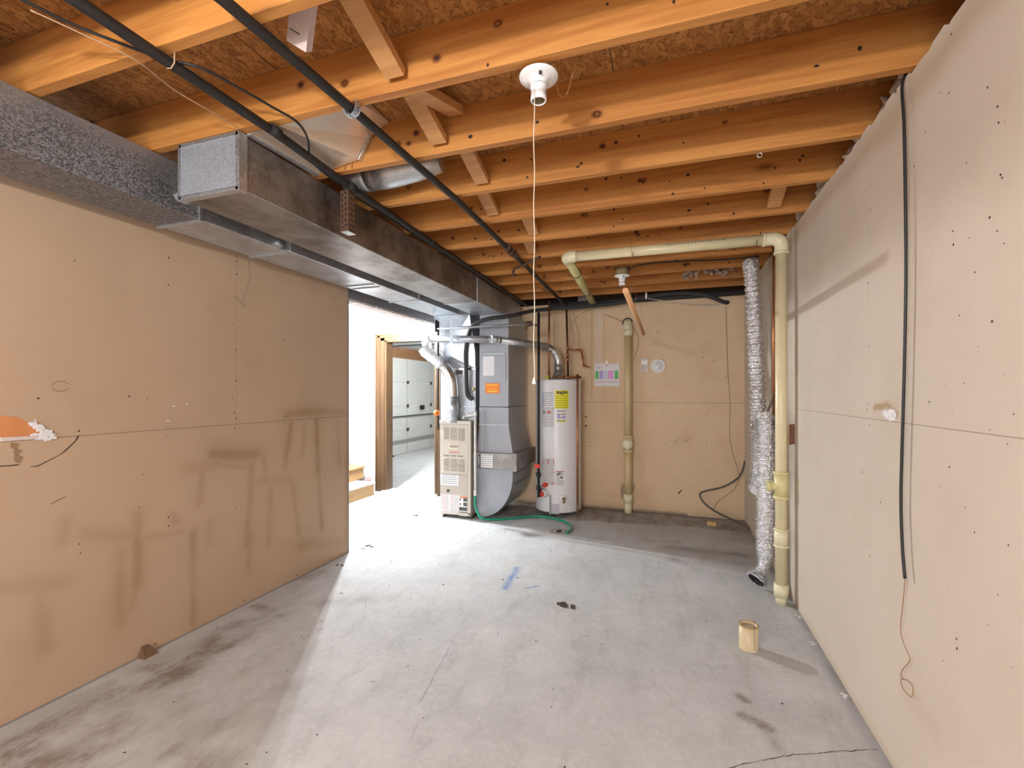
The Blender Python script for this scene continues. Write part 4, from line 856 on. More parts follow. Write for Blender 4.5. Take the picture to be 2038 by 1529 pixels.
opipe('water_main_pipe', [(95,-35),(150,0),(340,127),(545,262),(700,374),(860,483),(1048,608)], .0175, 'long black pipe under the joists passing over the closed duct end, left of the pair', [('coupling', k1, PIPEB), ('hook_hanger', hk, TANW)])
pipe('overhead_cable', cr([pz(20,-12,2.36), pz(70,12,2.36), pz(160,55,2.36), pz(290,105,2.36), pz(345,122,2.365), pz(400,135,2.365), pz(470,172,2.365), pz(540,212,2.365), pz(590,242,2.365), pz(612,275,2.36), pz(618,315,2.35), pz(640,340,2.34), pz(675,366,2.33)], 6), .0045, CAB, 'black cable crossing under the nearest joist and dropping behind the closed duct', 'cable', 8)
pipe('tan_wire', cr([pz(60,20,2.355), pz(160,66,2.355), pz(270,120,2.35), pz(345,178,2.35), pz(420,222,2.35), pz(486,262,2.36)], 5), .0022, TANW, 'thin tan wire running under the nearest joist to the closed duct end', 'wire', 6)
pipe('duct_side_cable', cr([pz(700,388,2.35), pz(760,425,2.345), pz(840,478,2.345), pz(920,530,2.35), pz(1010,590,2.35), pz(1040,607,2.34)], 4), .006, CAB, 'black cable running along the top right edge of the return duct', 'cable', 8)
# rusty perforated bracket hanging
t0 = thing('perforated_bracket', 'rusty perforated metal strip hanging in front of the return duct', 'bracket', pz(693, 462, 2.15))
x0, yb0 = pz(690, 380, 2.33)[0], pz(690, 380, 2.33)[1]
zt_, zb_ = 2.335, 2.19
c0 = pyy(690, 460, yb0); zb_ = c0[2]; a, b, c_ = pyy(677, 400, yb0), pyy(693, 400, yb0), pyy(706, 400, yb0+.02)
mb = MB(); mb.box(a[0], b[0], yb0, yb0+.002, zb_, zt_, 0); mb.box(b[0], b[0]+.002, yb0, yb0+.05, zb_, zt_, 0)
for k in range(7):
    z = zb_+.02+k*(zt_-zb_-.03)/6.5
    for dx in (.28, .72):
        mb.disc((a[0]+(b[0]-a[0])*dx, yb0-.0008, z+.008*(dx > .5)), (0,-1,0), .0042, 8, 1); mb.lathe([(.0045,0),(.006,.004),(.0046,.005)], (a[0]+(b[0]-a[0])*dx, yb0, z+.008*(dx > .5)), (0,-1,0), 8, 0)
        mb.disc((b[0]+.0028, yb0+.05*dx, z), (1,0,0), .004, 8, 2)
obj('perforated_strip', mb, [RUST, BLK, M('hole_light', (.35,.25,.12), .6)], t0)
mb = MB(); mb.box(a[0]+.01, b[0]+.006, yb0-.004, yb0+.05, zb_-.004, zb_); obj('bottom_tab', mb, GALVB, t0)
mb = MB(); hh = MB(); p = (a+b)/2; mb.tube([(b[0]-.003, yb0, zt_), (b[0]-.003, yb0, 2.40), ], .0015, 5); obj('hanging_wire', mb, COPW, t0)
# nail hooks on the third joist
for px_ in (687, 701):
    p = pyy(px_, 304, JY[6]-.003); q = pyy(px_-1, 362, JY[6]-.006)
    pipe('hook_wire', [p, p+np.array([0,-.004,-.005]), (q[0], q[1], HJ-.0)], .0016, COPW, 'thin hook wire on the face of the third joist, %s of two' % ('left' if px_ < 690 else 'right'), 'wire', 5)
for px_, py_ in ((953,500),(961,500)):
    p = pyy(px_, py_-16, JY[10]-.01); pipe('nail_hook', [p, p-np.array([0,0,.07])], .0016, RUST, 'small nail hook in a joist above the return duct, %s of two' % ('left' if px_ < 956 else 'right'), 'hook', 5)
# small branch of the gas main
b0 = pz(1060,520,ZP); pipe('side_pipe', [pz(1075,512,ZP-.01), pz(1024,535,ZP-.01), pz(1021,540,ZP-.03), pz(1021,550,ZP-.07)], .012, RUST, 'short rusty elbow pipe branching left from the gas main', 'pipe', 10)
for i, (px_, py_) in enumerate([(912, 399), (1512, 309)]):
    p = pz(px_, py_, HJ-.012); mb = MB(); nn = 14
    q = [p+np.array([.010*math.cos(a), 0, .010*math.sin(a)]) for a in np.linspace(0, 2*PI, nn)]; q.append(p+np.array([.0,0,.03])); mb.tube([p+np.array([0,0,.024])]+[p+np.array([.010*math.sin(a), 0, .010*math.cos(a)]) for a in np.linspace(0, 2*PI, nn)], .0024, 6)
    tag(obj('eye_hook', mb, GALVB), ['small bright screw eye under a joist beside the gas main', 'small bright screw eye under the fourth joist toward the right wall'][i], 'hook')
# ================================================================ LAMPHOLDERS
def lampholder(o, name, label, cat='lampholder', box=False):
    o = np.array(o); t0 = thing(name, label, cat, o)
    mb = MB(); mb.lathe([(0,0),(.058,0),(.064,-.005),(.062,-.010),(.045,-.015),(.031,-.021),(.026,-.034)], o, n=40); b_ = obj('rose', mb, PORC, t0)
    mb = MB(); mb.lathe([(.027,-.036),(.0285,-.040),(.027,-.046),(.0235,-.062),(.0255,-.062),(.0265,-.082),(.0235,-.086),(.0205,-.084),(.0195,-.062)], o, n=32); obj('socket', mb, PORC, t0)
    mb = MB(); mb.lathe([(.0198,-.083),(.0190,-.055),(.0,-.050)], o, n=24); obj('screw_shell', mb, PORCI, t0)
    for a in (2.0, 5.1): mb = MB(); mb.lathe([(0,-.024),(.005,-.0235),(.005,-.016)], o+np.array([.043*math.cos(a), .043*math.sin(a), 0]), n=8); obj('screw', mb, PIPED, t0)
    return t0
L1 = pz(1072, 155, HJ-.02); L1 = np.array([L1[0], L1[1], HJ-.012])
t1 = lampholder(L1, 'lampholder', 'white porcelain bulbless lampholder close to the camera under the joists')
mb = MB(); mb.box(L1[0]-.035, L1[0]+.035, L1[1]-.03, L1[1]+.04, L1[2]+.001, L1[2]+.04); obj('junction_box', mb, TANBOX, t1)
sp0 = pz(1063, 196, 2.265); D1 = (sp0-C0)@Fv; zend = HC-(752-HZ)*D1/FPX
mb = MB(); N_ = 30; P = [(sp0[0]+.0015*math.sin(k*.9), sp0[1], sp0[2]+.03-(sp0[2]+.03-zend)*k/N_) for k in range(N_+1)]
ts = thing('pull_string', 'long white pull string hanging from the near lampholder with a white bell', 'pull string', (sp0[0], sp0[1], zend))
mb.tube(P, .0016, 6); obj('cord', mb, M('string_white', (.80,.70,.58), .8), ts)
mb = MB(); mb.lathe([(0,.022),(.003,.02),(.006,.004),(.0075,0),(0,0)], (sp0[0], sp0[1], zend-.02), n=12); obj('bell', mb, WPL, ts)
pipe('wire_loop', cr([pz(1107,165,2.35), pz(1113,188,2.33), pz(1124,192,2.33), pz(1131,180,2.345), pz(1137,155,2.37), pz(1141,140,2.39)], 4), .0013, COPW, 'thin copper wire loop hanging right of the near lampholder', 'wire', 5)
L2 = np.array([pz(1238, 548, 2.30)[0], pz(1238, 548, 2.30)[1], 2.30])
t2 = lampholder(L2, 'lampholder', 'small far white lampholder on a yellowed box near the back wall', box=True)
mb = MB(); mb.lathe([(0,.055),(.045,.055),(.052,.05),(.052,0),(0,0)], L2+np.array([0,0,.001]), n=8); obj('junction_box', mb, TANBOX, t2)
mb = MB(); mb.box(L2[0]-.07,L2[0]+.07,L2[1]-.01,L2[1]+.01,L2[2]+.055,HJ); obj('bracket', mb, RUST, t2)
pipe('lamp_cable', cr([L2+np.array([.04,0,.03]), pz(1262,531,2.34), pz(1300,524,2.35), pz(1360,520,2.352), pz(1440,517,2.352), pz(1510,510,2.352)], 5), .006, CAB, 'black cable from the far lampholder to the right wall', 'cable', 8)
# lit bulb by the stairs
def bulb(name, o, label, mat, ceil):
    t0 = thing(name, label, 'light bulb', o); o = np.array(o)
    mb = MB(); pr = [(0,-.045),(.018,-.042),(.032,-.026),(.036,-.008),(.032,.012),(.022,.03),(.014,.045)]; mb.lathe([(r*.8, z*.8) for r, z in pr], o, n=24); obj('glass', mb, mat, t0)
    mb = MB(); mb.lathe([(.014,.034),(.014,.06),(.03,.062),(.034,.10)], o, n=20); obj('lampholder_socket', mb, PORC, t0)
    mb = MB(); mb.lathe([(.0,ceil-o[2]-.002),(.06,ceil-o[2]-.002),(.06,ceil-o[2]-.02),(.03,ceil-o[2]-.04),(.03,.095)], o, n=28); obj('rose', mb, PORC, t0)
    return t0
bulb('ceiling_bulb', BULB1, 'brightly lit bare bulb under the white ceiling by the stairs', BULBM, 2.33)
bulb('ceiling_bulb', BULB2, 'lit bare bulb on the ceiling behind the camera', BULBW, HJ)
bulb('ceiling_bulb', BULB3, 'added lit bulb on the garage ceiling, out of view', BULBM, 2.30)
mb = MB(); mb.bar((BULB2[0], BULB2[1]-.16, HJ-.009),(BULB2[0], BULB2[1]+.20, HJ-.009), .1, .016); tag(obj('mounting_board', mb, PINE), 'short board between joists holding the rear bulb', 'board')
# ================================================================ CREAM VENT PIPE (right)
VX, VY, VR, VZ = .672, 3.27, .034, 2.283
t0 = thing('vent_pipe', 'cream plastic vent pipe rising by the right wall and turning under the joists', 'pipe', (VX, VY, 0))
LX = pyy(1125, 517, VY)[0]
mb = MB(); mb.tube([(VX,VY,.06),(VX,VY,VZ-.05)], VR, 24); obj('vertical_pipe', mb, PVC, t0)
mb = MB(); e = cr([(VX,VY,VZ-.09),(VX,VY,VZ-.04),(VX-.015,VY,VZ-.012),(VX-.045,VY,VZ),(VX-.09,VY,VZ)], 5); mb.tube(e, VR+.006, 24); mb.tube([(VX,VY,VZ-.10),(VX,VY,VZ-.085)], VR+.009, 24); mb.tube([(VX-.09,VY,VZ),(VX-.105,VY,VZ)], VR+.009, 24); obj('top_elbow', mb, PVCE, t0)
mb = MB(); mb.tube([(VX-.08,VY,VZ),(LX+.05,VY,VZ+.008)], VR, 24); hp = obj('horizontal_pipe', mb, PVC, t0)
mb = MB()
for x0, x1 in ((-.05,.30),(-.62,-.18),(.31,.36)):
    x = x0
    while x < x1:
        w_ = rng.uniform(.004,.014); mb.box(x, x+w_, VY-VR*.62-.012, VY-VR*.62+.0, VZ+.004+VR*.62, VZ+.004+VR*.62+.0) if False else mb.add([(x,VY-VR*.93,VZ+.016),(x+w_,VY-VR*.93,VZ+.016),(x+w_,VY-VR*.85,VZ+.022),(x,VY-VR*.85,VZ+.022)], [(0,1,2,3)]); x += w_+rng.uniform(.003,.01)
obj('printed_line', mb, LABB, hp)
LE = np.array([LX+.01, VY, VZ+.009])
far = pz(1180, 603, VZ+.03)
dv = (far-LE)/np.linalg.norm(far-LE)
mb = MB(); e = cr([LE+np.array([.07,0,0]), LE+np.array([.03,0,0]), LE+dv*.02, LE+dv*.09], 5); mb.tube(e, VR+.007, 24); obj('left_elbow', mb, PVCE, t0)
mb = MB(); mb.tube([LE+dv*.05, far], VR, 24); obj('rear_pipe', mb, rough_paint('aged_pvc', (.60,.54,.24), .08, 12, .4), t0)
for pxy, ax in (((1133,547),0),((1165,585),0)):
    p = LE+dv*((pz(*pxy, VZ+.01)-LE)@dv); mb = MB(); q = []
    u = np.array([dv[1],-dv[0],0]); 
    for a in np.linspace(0, 2*PI, 20): q.append(p+(u*math.cos(a)+np.array([0,0,1])*math.sin(a))*(VR+.004))
    mb.tube(q, .003, 6, caps=False); obj('wire_tie', mb, CAB, t0)
for px_ in (1260, 1505):
    p = pyy(px_, 492, VY); mb = MB(); mb.tube([(p[0], VY+(VR+.004)*math.cos(a), VZ+.004+(VR+.004)*math.sin(a)) for a in np.linspace(-PI*.9, PI*.4, 14)], .0022, 6); obj('wire_tie', mb, CAB, t0)
zc = pyy(1560, 960, VY)[2]
mb = MB(); mb.tube([(VX,VY,zc-.10),(VX,VY,zc+.06)], VR+.008, 24); mb.tube([(VX,VY,zc+.05),(VX,VY,zc+.066)], VR+.012, 24); mb.tube([(VX,VY,zc-.105),(VX,VY,zc-.085)], VR+.012, 24)
mb.tube([(VX,VY,zc-.02),(VX-.065,VY,zc-.03)], VR*.8, 20); mb.tube([(VX-.06,VY,zc-.03),(VX-.08,VY,zc-.032)], VR*.95, 20); obj('cleanout_tee', mb, rough_paint('yellowed_pvc', (.72,.66,.34), .05, 12, .35), t0)
z1_ = pyy(1560, 1070, VY)[2]
mb = MB(); mb.tube([(VX,VY,z1_-.05),(VX,VY,z1_+.05)], VR+.006, 24); mb.tube([(VX,VY,z1_+.045),(VX,VY,z1_+.055)], VR+.01, 24); mb.tube([(VX,VY,z1_-.06),(VX,VY,z1_-.045)], VR+.01, 24); obj('coupling', mb, PVCE, t0)
z2_ = pyy(1560, 1175, VY)[2]
mb = MB(); mb.tube([(VX,VY,z2_-.04),(VX,VY,z2_+.04)], VR+.008, 24); mb.tube([(VX,VY,-.002),(VX,VY,z2_)], VR-.001, 24); obj('floor_coupling', mb, PVCE, t0)
# standpipe on the back wall
SX, SY, SR = pyy(1250, 900, 5.19)[0], 5.19, .044
t0 = thing('drain_stack', 'cream plastic drain stack with a round cleanout on the back wall', 'pipe', (SX, SY, 0))
S5 = lambda py: pyy(1250, py, SY)[2]
mb = MB(); mb.tube([(SX,SY,S5(958+30)),(SX,SY,S5(890))], SR-.004, 24); mb.tube([(SX,SY,S5(870)),(SX,SY,S5(663))], SR-.004, 24); vp = obj('vertical_pipe', mb, rough_paint('tan_pvc', (.66,.52,.28), .05, 10, .3), t0)
mb = MB()
for k in range(60):
    z = S5(690)-k*.016
    if 18 < k < 26: continue
    a = -.9; mb.box(SX+.026, SX+.030, SY-SR+.008, SY-SR+.014, z, z+rng.uniform(.004,.010))
obj('printed_line', mb, LABB, vp)
mb = MB(); e = cr([(SX,SY,S5(668)),(SX,SY,S5(652)),(SX-.005,SY+.03,S5(643)),(SX-.01,SY+.09,S5(640))], 5); mb.tube(e, SR, 24); mb.tube([(SX,SY,S5(664)),(SX,SY,S5(657))], SR+.005, 24); obj('top_elbow', mb, PVCE, t0)
mb = MB(); q = [(SX-.012+(SR+.008)*math.cos(a), YB-.01, S5(641)+(SR+.008)*math.sin(a)) for a in np.linspace(.1, PI*1.1, 18)]; mb.tube(q, .005, 6); obj('wall_gap', mb, BLK, t0)
mb = MB(); mb.tube([(SX,SY,S5(896)),(SX,SY,S5(868))], SR+.004, 24); mb.tube([(SX,SY,S5(870)),(SX,SY,S5(866))], SR+.008, 24); mb.tube([(SX,SY,S5(900)),(SX,SY,S5(896))], SR+.008, 24); te = obj('cleanout_tee', mb, rough_paint('tan_pvc_2', (.72,.60,.36), .04, 10, .35), t0)
mb = MB(); mb.lathe([(0,.075),(.036,.075),(.040,.07),(.055,.068),(.055,.055),(.042,.05),(.042,0)], (SX,SY,S5(883)), (0,-1,0), 12); mb.box(SX-.01, SX+.01, SY-.085, SY-.07, S5(883)-.03, S5(883)+.03); obj('cleanout_plug', mb, PVCE, te)
mb = MB(); mb.tube([(SX,SY,0),(SX,SY,S5(998))], SR-.003, 24); mb.tube([(SX,SY,S5(1000)),(SX,SY,S5(983))], SR+.006, 24); obj('floor_coupling', mb, PVCE, t0)
# foil duct
FD = lambda px, py, x: pxx(px, py, x)
top = np.array([.60, 4.02, 2.30]); 
path = [(.615,4.02,2.34), (.615,3.99,2.25), (.63,3.98,2.0), (.64,3.96,1.7), (.645,3.93,1.4), (.65,3.90,1.1), (.65,3.88,.86), (.645,3.85,.70), (.635,3.80,.625), (.63,3.74,.66), (.63,3.70,.78), (.63,3.67,.95), (.63,3.63,1.08), (.635,3.58,1.13), (.64,3.54,1.06), (.64,3.53,.9), (.64,3.52,.7), (.635,3.51,.5), (.63,3.50,.33), (.62,3.48,.20), (.59,3.45,.11), (.555,3.42,.07)]
P = cr(path, 26); rs = []
for i, p in enumerate(P):
    tt = i/(len(P)-1); base = .052 if tt < .35 else .060
    if tt > .86: base = .060-.028*math.exp(-((tt-.93)/.035)**2)
    rs.append(base+.0055*(1 if (i % 4) < 2 else -1))
t0 = thing('foil_vent_hose', 'crinkled silver foil vent hose hanging in loops in the right corner', 'vent hose', (.62, 3.7, 0))
mb = MB(); mb.tube(P, rs, 26, caps=False, sm=False)
fv = np.array(mb.v); 
jit = rng.uniform(-.0028, .0028, fv.shape); mb.v = [tuple(p) for p in fv+jit]
FOILH = M('crinkled_foil', (.82,.83,.86), .28, 1.0); th_ = NT(FOILH); vv_ = th_.coord(); nz = th_.noise(vv_, 90, 3); th_.bump(nz, .9, .01); th_.l(th_.math('MULTIPLY_ADD', nz, .3, .15), th_.b.inputs['Roughness'])
obj('hose', mb, FOILH, t0)
mb = MB(); mb.tube(P[-16:], [r-.006 for r in rs[-16:]], 20, caps=False); mb.tube([P[-16], P[-15]], .05, 20); obj('hose_lining', mb, rough_paint('dark_lining', (.03,.03,.035), .3, 40, .5), t0)
pipe('hose_hanger_wire', [(.645,3.60,1.17), (.70,3.61,1.30), (.735,3.62,1.345), (.71,3.56,1.30), (.645,3.575,1.17)], .0028, CAB, 'loop of dark wire on a nail holding up the foil hose', 'wire', 6)
# insulation tuft by hose top
mb = MB()
for k in range(26):
    c_ = np.array([.30+rng.uniform(-.2,.28), 4.50+rng.uniform(-.05,.05), 2.40+rng.uniform(-.02,.05)]); mb.tube([c_+rng.uniform(-.05,.05,3), c_, c_+rng.uniform(-.05,.05,3)], [.004,.02,.004], 6)
tag(obj('insulation_tuft', mb, INS), 'loose tuft of insulation between far joists beside the foil hose', 'insulation')
for k in range(7):
    y = JY[4+k]+.06+rng.uniform(0,.1); mb = MB(); 
    for q_ in range(16): c_ = np.array([XR+.10+rng.uniform(-.05,.05), y+rng.uniform(0,.22), 2.40+rng.uniform(-.05,.07)]); mb.tube([c_+rng.uniform(-.06,.06,3), c_, c_+rng.uniform(-.06,.06,3)], [.006,.04,.006], 6)
    tag(obj('insulation_batt', mb, INS), 'pinkish insulation above the right wall, %s bay from the camera' % ['first','second','third','fourth','fifth','sixth','seventh'][k], 'insulation', 'insulation above the right wall')
# copper pair at right wall
for k, (px_, zz) in enumerate([(1539.5, 1.10), (1544.5, 1.12)]):
    x = .715; a = pxx(px_, 520, x); pipe('copper_pipe', [(x, a[1], HJ+.03), (x, a[1], zz)], .0085, COP, ['left one', 'right one'][k]+' of two copper pipes beside the cream vent pipe', 'pipe')
pipe('corner_pipe_stub', [(.70,3.50,1.13), (.70,3.50,.93)], .02, PIPED, 'dark pipe stub behind the foil hose top', 'pipe')
mb = MB(); a = pxx(1543, 901, .74); mb.box(.738, .749, a[1]-.06, a[1]+.05, a[2]-.018, a[2]+.018); tag(obj('wood_strip', mb, PINE), 'small orange wood strip on the right wall beside the foil hose', 'wood strip')
# ================================================================ hung rod
t0 = thing('hanging_rod', 'round wooden rod hung level from wires near the back wall', 'rod', (-.22, 3.6, 1.88))
mb = MB(); a = (-.222, 2.62, 1.883); b = (-.222, 4.62, 1.883); mb.tube([a, b], .0165, 20); obj('pole', mb, RODM, t0)
for px_, y in ((1262, 3.05), (1275, 3.5), (1283, 4.3)):
    mb = MB(); mb.tube([(-.222, y, HJ-.001), (-.2225, y, 1.9), (-.24, y, 1.88), (-.222, y, 1.862), (-.204, y, 1.88), (-.2215, y, 1.9)], .0011, 5); obj('hanging_wire', mb, COPW, t0)
# ================================================================ right wall cord
A = pxx(1797, 165, XR-.02); Bp = pxx(1800, 1152, XR-.008)
pts = [pxx(1793,150,XR-.0)+np.array([.03,0,.02]), pxx(1796,165,XR-.012)]+[pxx(px_,py_,XR-.02) for px_, py_ in ((1799,240),(1801,330),(1803,500),(1802,620),(1799,760),(1795,900),(1793,1000),(1796,1090),(1801,1152))]
mb = MB(); mb.tube(cr(pts, 6), .0048, 8); t0 = thing('electrical_cable', 'long black cord hanging down the right wall with a thin wire tail', 'cord', (XR-.02, Bp[1], .3)); obj('black_cord', mb, CAB, t0)
pts = [pxx(px_,py_,XR-.006) for px_, py_ in ((1801,1152),(1799,1180),(1796,1210),(1792,1255),(1800,1285),(1811,1313),(1797,1332),(1793,1345),(1797,1352),(1806,1354),(1815,1365),(1817,1380),(1812,1387),(1802,1378),(1795,1366),(1793,1355),(1797,1350))]
mb = MB(); mb.tube(cr(pts, 6), .0012, 5); obj('thin_tail', mb, COPW, t0)
# ================================================================ back wall items
a, b = pyy(1183.5, 769, YB), pyy(1232.5, 723, YB); t0 = thing('paper_chart', 'white paper chart with green, violet and pink blocks pinned on the back wall', 'chart', ((a[0]+b[0])/2, YB, a[2]))
mb = MB(); mb.box(a[0], b[0], YB-.003, YB-.001, a[2], b[2]); obj('sheet', mb, PAPER, t0)
mb = MB(); W_ = b[0]-a[0]; Hh = b[2]-a[2]
for x0, x1, m in ((.03,.16,0),(.19,.35,1),(.37,.53,2),(.55,.77,3),(.81,.96,0)): mb.box(a[0]+W_*x0, a[0]+W_*x1, YB-.0038, YB-.003, a[2]+Hh*.32, a[2]+Hh*.68, m)
obj('colour_blocks', mb, [PLGR, PLV, PLB, PLP], t0)
mb = MB(); r = np.random.RandomState(3)
for k in range(5):
    z = a[2]+Hh*(.86-.045*k) if k < 3 else a[2]+Hh*(.22-.07*(k-3)); x = a[0]+W_*.06
    while x < (a[0]+W_*.30 if k < 3 else b[0]-.02): w_ = r.uniform(.005,.02); mb.box(x, x+w_, YB-.0036, YB-.003, z, z+.005, r.randint(0,2)); x += w_+.005
mb.box(a[0]+W_*.35, a[0]+W_*.9, YB-.0036, YB-.003, b[2]-.012, b[2]-.007, 1); mb.box(a[0]+W_*.47, a[0]+W_*.52, YB-.0037, YB-.003, b[2]-.03, b[2]-.018, 0)
obj('printing', mb, [LABT, M('print_pink', (.65,.2,.4), .6)], t0)
mb = MB(); mb.box(a[0]+W_*.44, a[0]+W_*.54, YB-.004, YB-.001, b[2]-.005, b[2]+.03); obj('tape_tab', mb, WPL, t0)
a, b = pyy(1276, 741, YB), pyy(1290, 713, YB); mb = MB(); mb.box(a[0], b[0], YB-.012, YB, a[2], b[2]); t0 = thing('thermostat_plate', 'narrow white wall plate left of the smoke alarm', 'wall plate', ((a[0]+b[0])/2, YB, a[2])); obj('plate', mb, rough_paint('aged_white', (.72,.66,.60), .1, 30), t0, .002)
mb = MB(); mb.box(a[0]+.018, a[0]+.022, YB-.0135, YB-.012, a[2]+.02, a[2]+.09, 0); mb.box(a[0]+.006, b[0]-.01, YB-.014, YB-.012, b[2]-.07, b[2]-.02, 1); mb.disc(((a[0]+b[0])/2, YB-.0145, b[2]-.03), (0,-1,0), .004, 8, 0); obj('plate_detail', mb, [LABB, WPL], t0)
c_ = pyy(1309.5, 728.5, YB); t0 = thing('smoke_alarm', 'round white smoke alarm on the back wall', 'smoke alarm', (c_[0], YB, c_[2]-.07))
mb = MB(); mb.lathe([(0,.004),(.058,.004),(.066,.012),(.074,.012),(.074,0)], (c_[0],YB,c_[2]), (0,-1,0), 36); obj('base', mb, WPL, t0)
mb = MB(); mb.lathe([(0,.03),(.03,.029),(.046,.02),(.052,.004)], (c_[0]-.004,YB,c_[2]-.002), (0,-1,0), 36); cv = obj('cover', mb, PORC, t0)
mb = MB(); mb.box(c_[0]-.02, c_[0]-.012, YB-.031, YB-.029, c_[2]+.008, c_[2]+.02); mb.box(c_[0]+.01, c_[0]+.014, YB-.031, YB-.027, c_[2]-.03, c_[2]-.012); obj('vent_slot', mb, LABB, cv)
wpts = [pyy(px_,py_,YB-.006) for px_, py_ in ((1445,610),(1447,690),(1449,745),(1453,800),(1452,862),(1458,900),(1468,935),(1470,955),(1460,975),(1440,990),(1428,1000),(1420,1015))]
pipe('wall_wire', wpts, .0022, rough_paint('brown_wire', (.25,.14,.08), .2, 20), 'thin brown wire hanging down the back wall near the right corner', 'wire', 6, 6)
pipe('loose_cable', [pyy(1482,918,5.24), pyy(1478,935,5.2), pyy(1468,952,5.15), pyy(1440,969,5.1), pyy(1400,979,5.05), pyy(1393,987,5.0), pyy(1403,1003,5.0), pyy(1427,1020,5.02), pyy(1460,1036,5.06), pz(1478,1044,.010), pz(1492,1052,.010)], .009, GCAB, 'grey cable bulging from the right corner of the back wall to the floor', 'cable', 8, 6)
pipe('stack_wire', [pyy(1205,627,YB-.01), pyy(1225,634,YB-.01), pyy(1238,641,YB-.01)], .003, rough_paint('brown_wire_2', (.28,.16,.08), .2, 20), 'short brown wire on the back wall left of the drain stack top', 'wire', 5)
pipe('stack_side_wire', [pyy(1258,648,YB-.02), pyy(1266,662,YB-.02), pyy(1271,680,YB-.02), pyy(1267,700,YB-.02), pyy(1260,718,YB-.02)], .0025, COPW, 'thin copper wire curling down right of the drain stack', 'wire', 5, 5)
# ================================================================ floor items
b0 = pz(1490, 1290, 0); t0 = thing('pipe_stub', 'short cream plastic pipe stub standing up from the concrete floor', 'pipe stub', b0)
zs = HC-(1243-HZ)*((b0-C0)@Fv)/FPX
mb = MB(); mb.lathe([(.046,0),(.046,zs),(.041,zs),(.040,.02)], b0, n=32); mb.disc((b0[0], b0[1], zs-.012), (0,0,1), .041, 24, 1); obj('pipe_wall', mb, [rough_paint('stub_pvc', (.68,.56,.36), .05, 14, .4), rough_paint('stub_fill', (.45,.38,.30), .2, 40)], t0)
mb = MB(); mb.lathe([(.040,zs-.0),(.047,zs+.001),(.0465,zs-.006)], b0, n=32); obj('cut_rim', mb, rough_paint('stub_rim', (.50,.33,.14), .2, 40), t0)
mb = MB()
for k in range(14): mb.box(b0[0]+.018+k*.0, b0[0]+.021, b0[1]-.0445, b0[1]-.042, .015+k*.011, .019+k*.011)
obj('printed_line', mb, LABB, t0)
c_ = pz(1108, 1058, 0); mb = MB(); mb.disc((c_[0]+.02, c_[1]+.01, .0016), (0,0,1), .045, 14, 1, .03); mb.lathe([(.05,0),(.075,.004),(.09,0)], (c_[0]+.02, c_[1]+.01, 0), n=18)
tag(obj('floor_drain', mb, [rough_paint('drain_crumble', (.45,.36,.28), .3, 60, .9), BLK]), 'crumbled open floor drain at the end of the green hose', 'drain')
# condensate pipe and hose
wx = pyy(946, 900, 4.40)[0]; z0_, z1_ = pyy(945.5, 983, 4.40)[2], pyy(946, 826, 4.40)[2]
t0 = thing('condensate_line', 'white condensate pipe on the furnace side feeding a green hose to the floor drain', 'drain line', (wx, 4.4, 0))
mb = MB(); mb.tube([(wx,4.40,z0_),(wx,4.40,z1_)], .013, 14); obj('white_pipe', mb, WHP, t0)
mb = MB(); mb.tube([(wx,4.40,z0_-.02),(wx,4.40,z0_+.04)], .018, 14); mb.tube([(wx,4.40,z1_-.01),(wx,4.40,z1_+.04)], .018, 14)
p = pyy(925, 831, 4.44); mb.tube([(wx,4.40,z1_+.01),(p[0],4.44,p[2]+.01)], .017, 14); mb.tube([(p[0]-.02,4.44,p[2]),(p[0]+.01,4.44,p[2])], .024, 14); mb.tube([(p[0]+.04,4.42,p[2]+.02),(p[0]+.04,4.42,p[2]+.06)], .008, 8); obj('white_fitting', mb, WHP, t0)
hz = .013
hp_ = [(wx,4.40,z0_-.01),(wx,4.395,z0_-.10),(wx+.02,4.37,.13),(wx+.09,4.34,.045)]+[tuple(pz(px_,py_,hz)) for px_, py_ in ((985,1034),(1020,1032),(1060,1028),(1090,1030),(1118,1036),(1133,1044),(1137,1052),(1128,1061))]
mb = MB(); mb.tube(cr(hp_, 8), .0125, 12); obj('green_hose', mb, GRN, t0)
c_ = pz(1418, 1046, 0); mb = MB(); mb.bar((c_[0]-.045, c_[1]+.01, .02), (c_[0]+.035, c_[1]-.01, .018), .05, .036); tag(obj('wood_offcut', mb, PINE, None, .002), 'small pale wood offcut on the floor by the back wall', 'offcut')
c_ = pz(284, 1292, 0); A = pxx(288, 1292, XL); mb = MB(); p0 = np.array([XL+.005, pxx(272,1300,XL)[1], .0]); p1 = np.array([XL+.005, pxx(302,1286,XL)[1], 0])
mb.add([p0, p1, p1+np.array([.05,0,0]), p0+np.array([.05,0,0]), p0+np.array([0,.02,.05]), p1+np.array([0,-.02,.045])], [(0,3,2,1),(3,0,4),(1,2,5),(3,4,5,2),(0,1,5,4)])
tag(obj('cardboard_scrap', mb, rough_paint('cardboard', (.17,.10,.055), .1, 20)), 'folded brown cardboard scrap against the foot of the left wall', 'scrap')
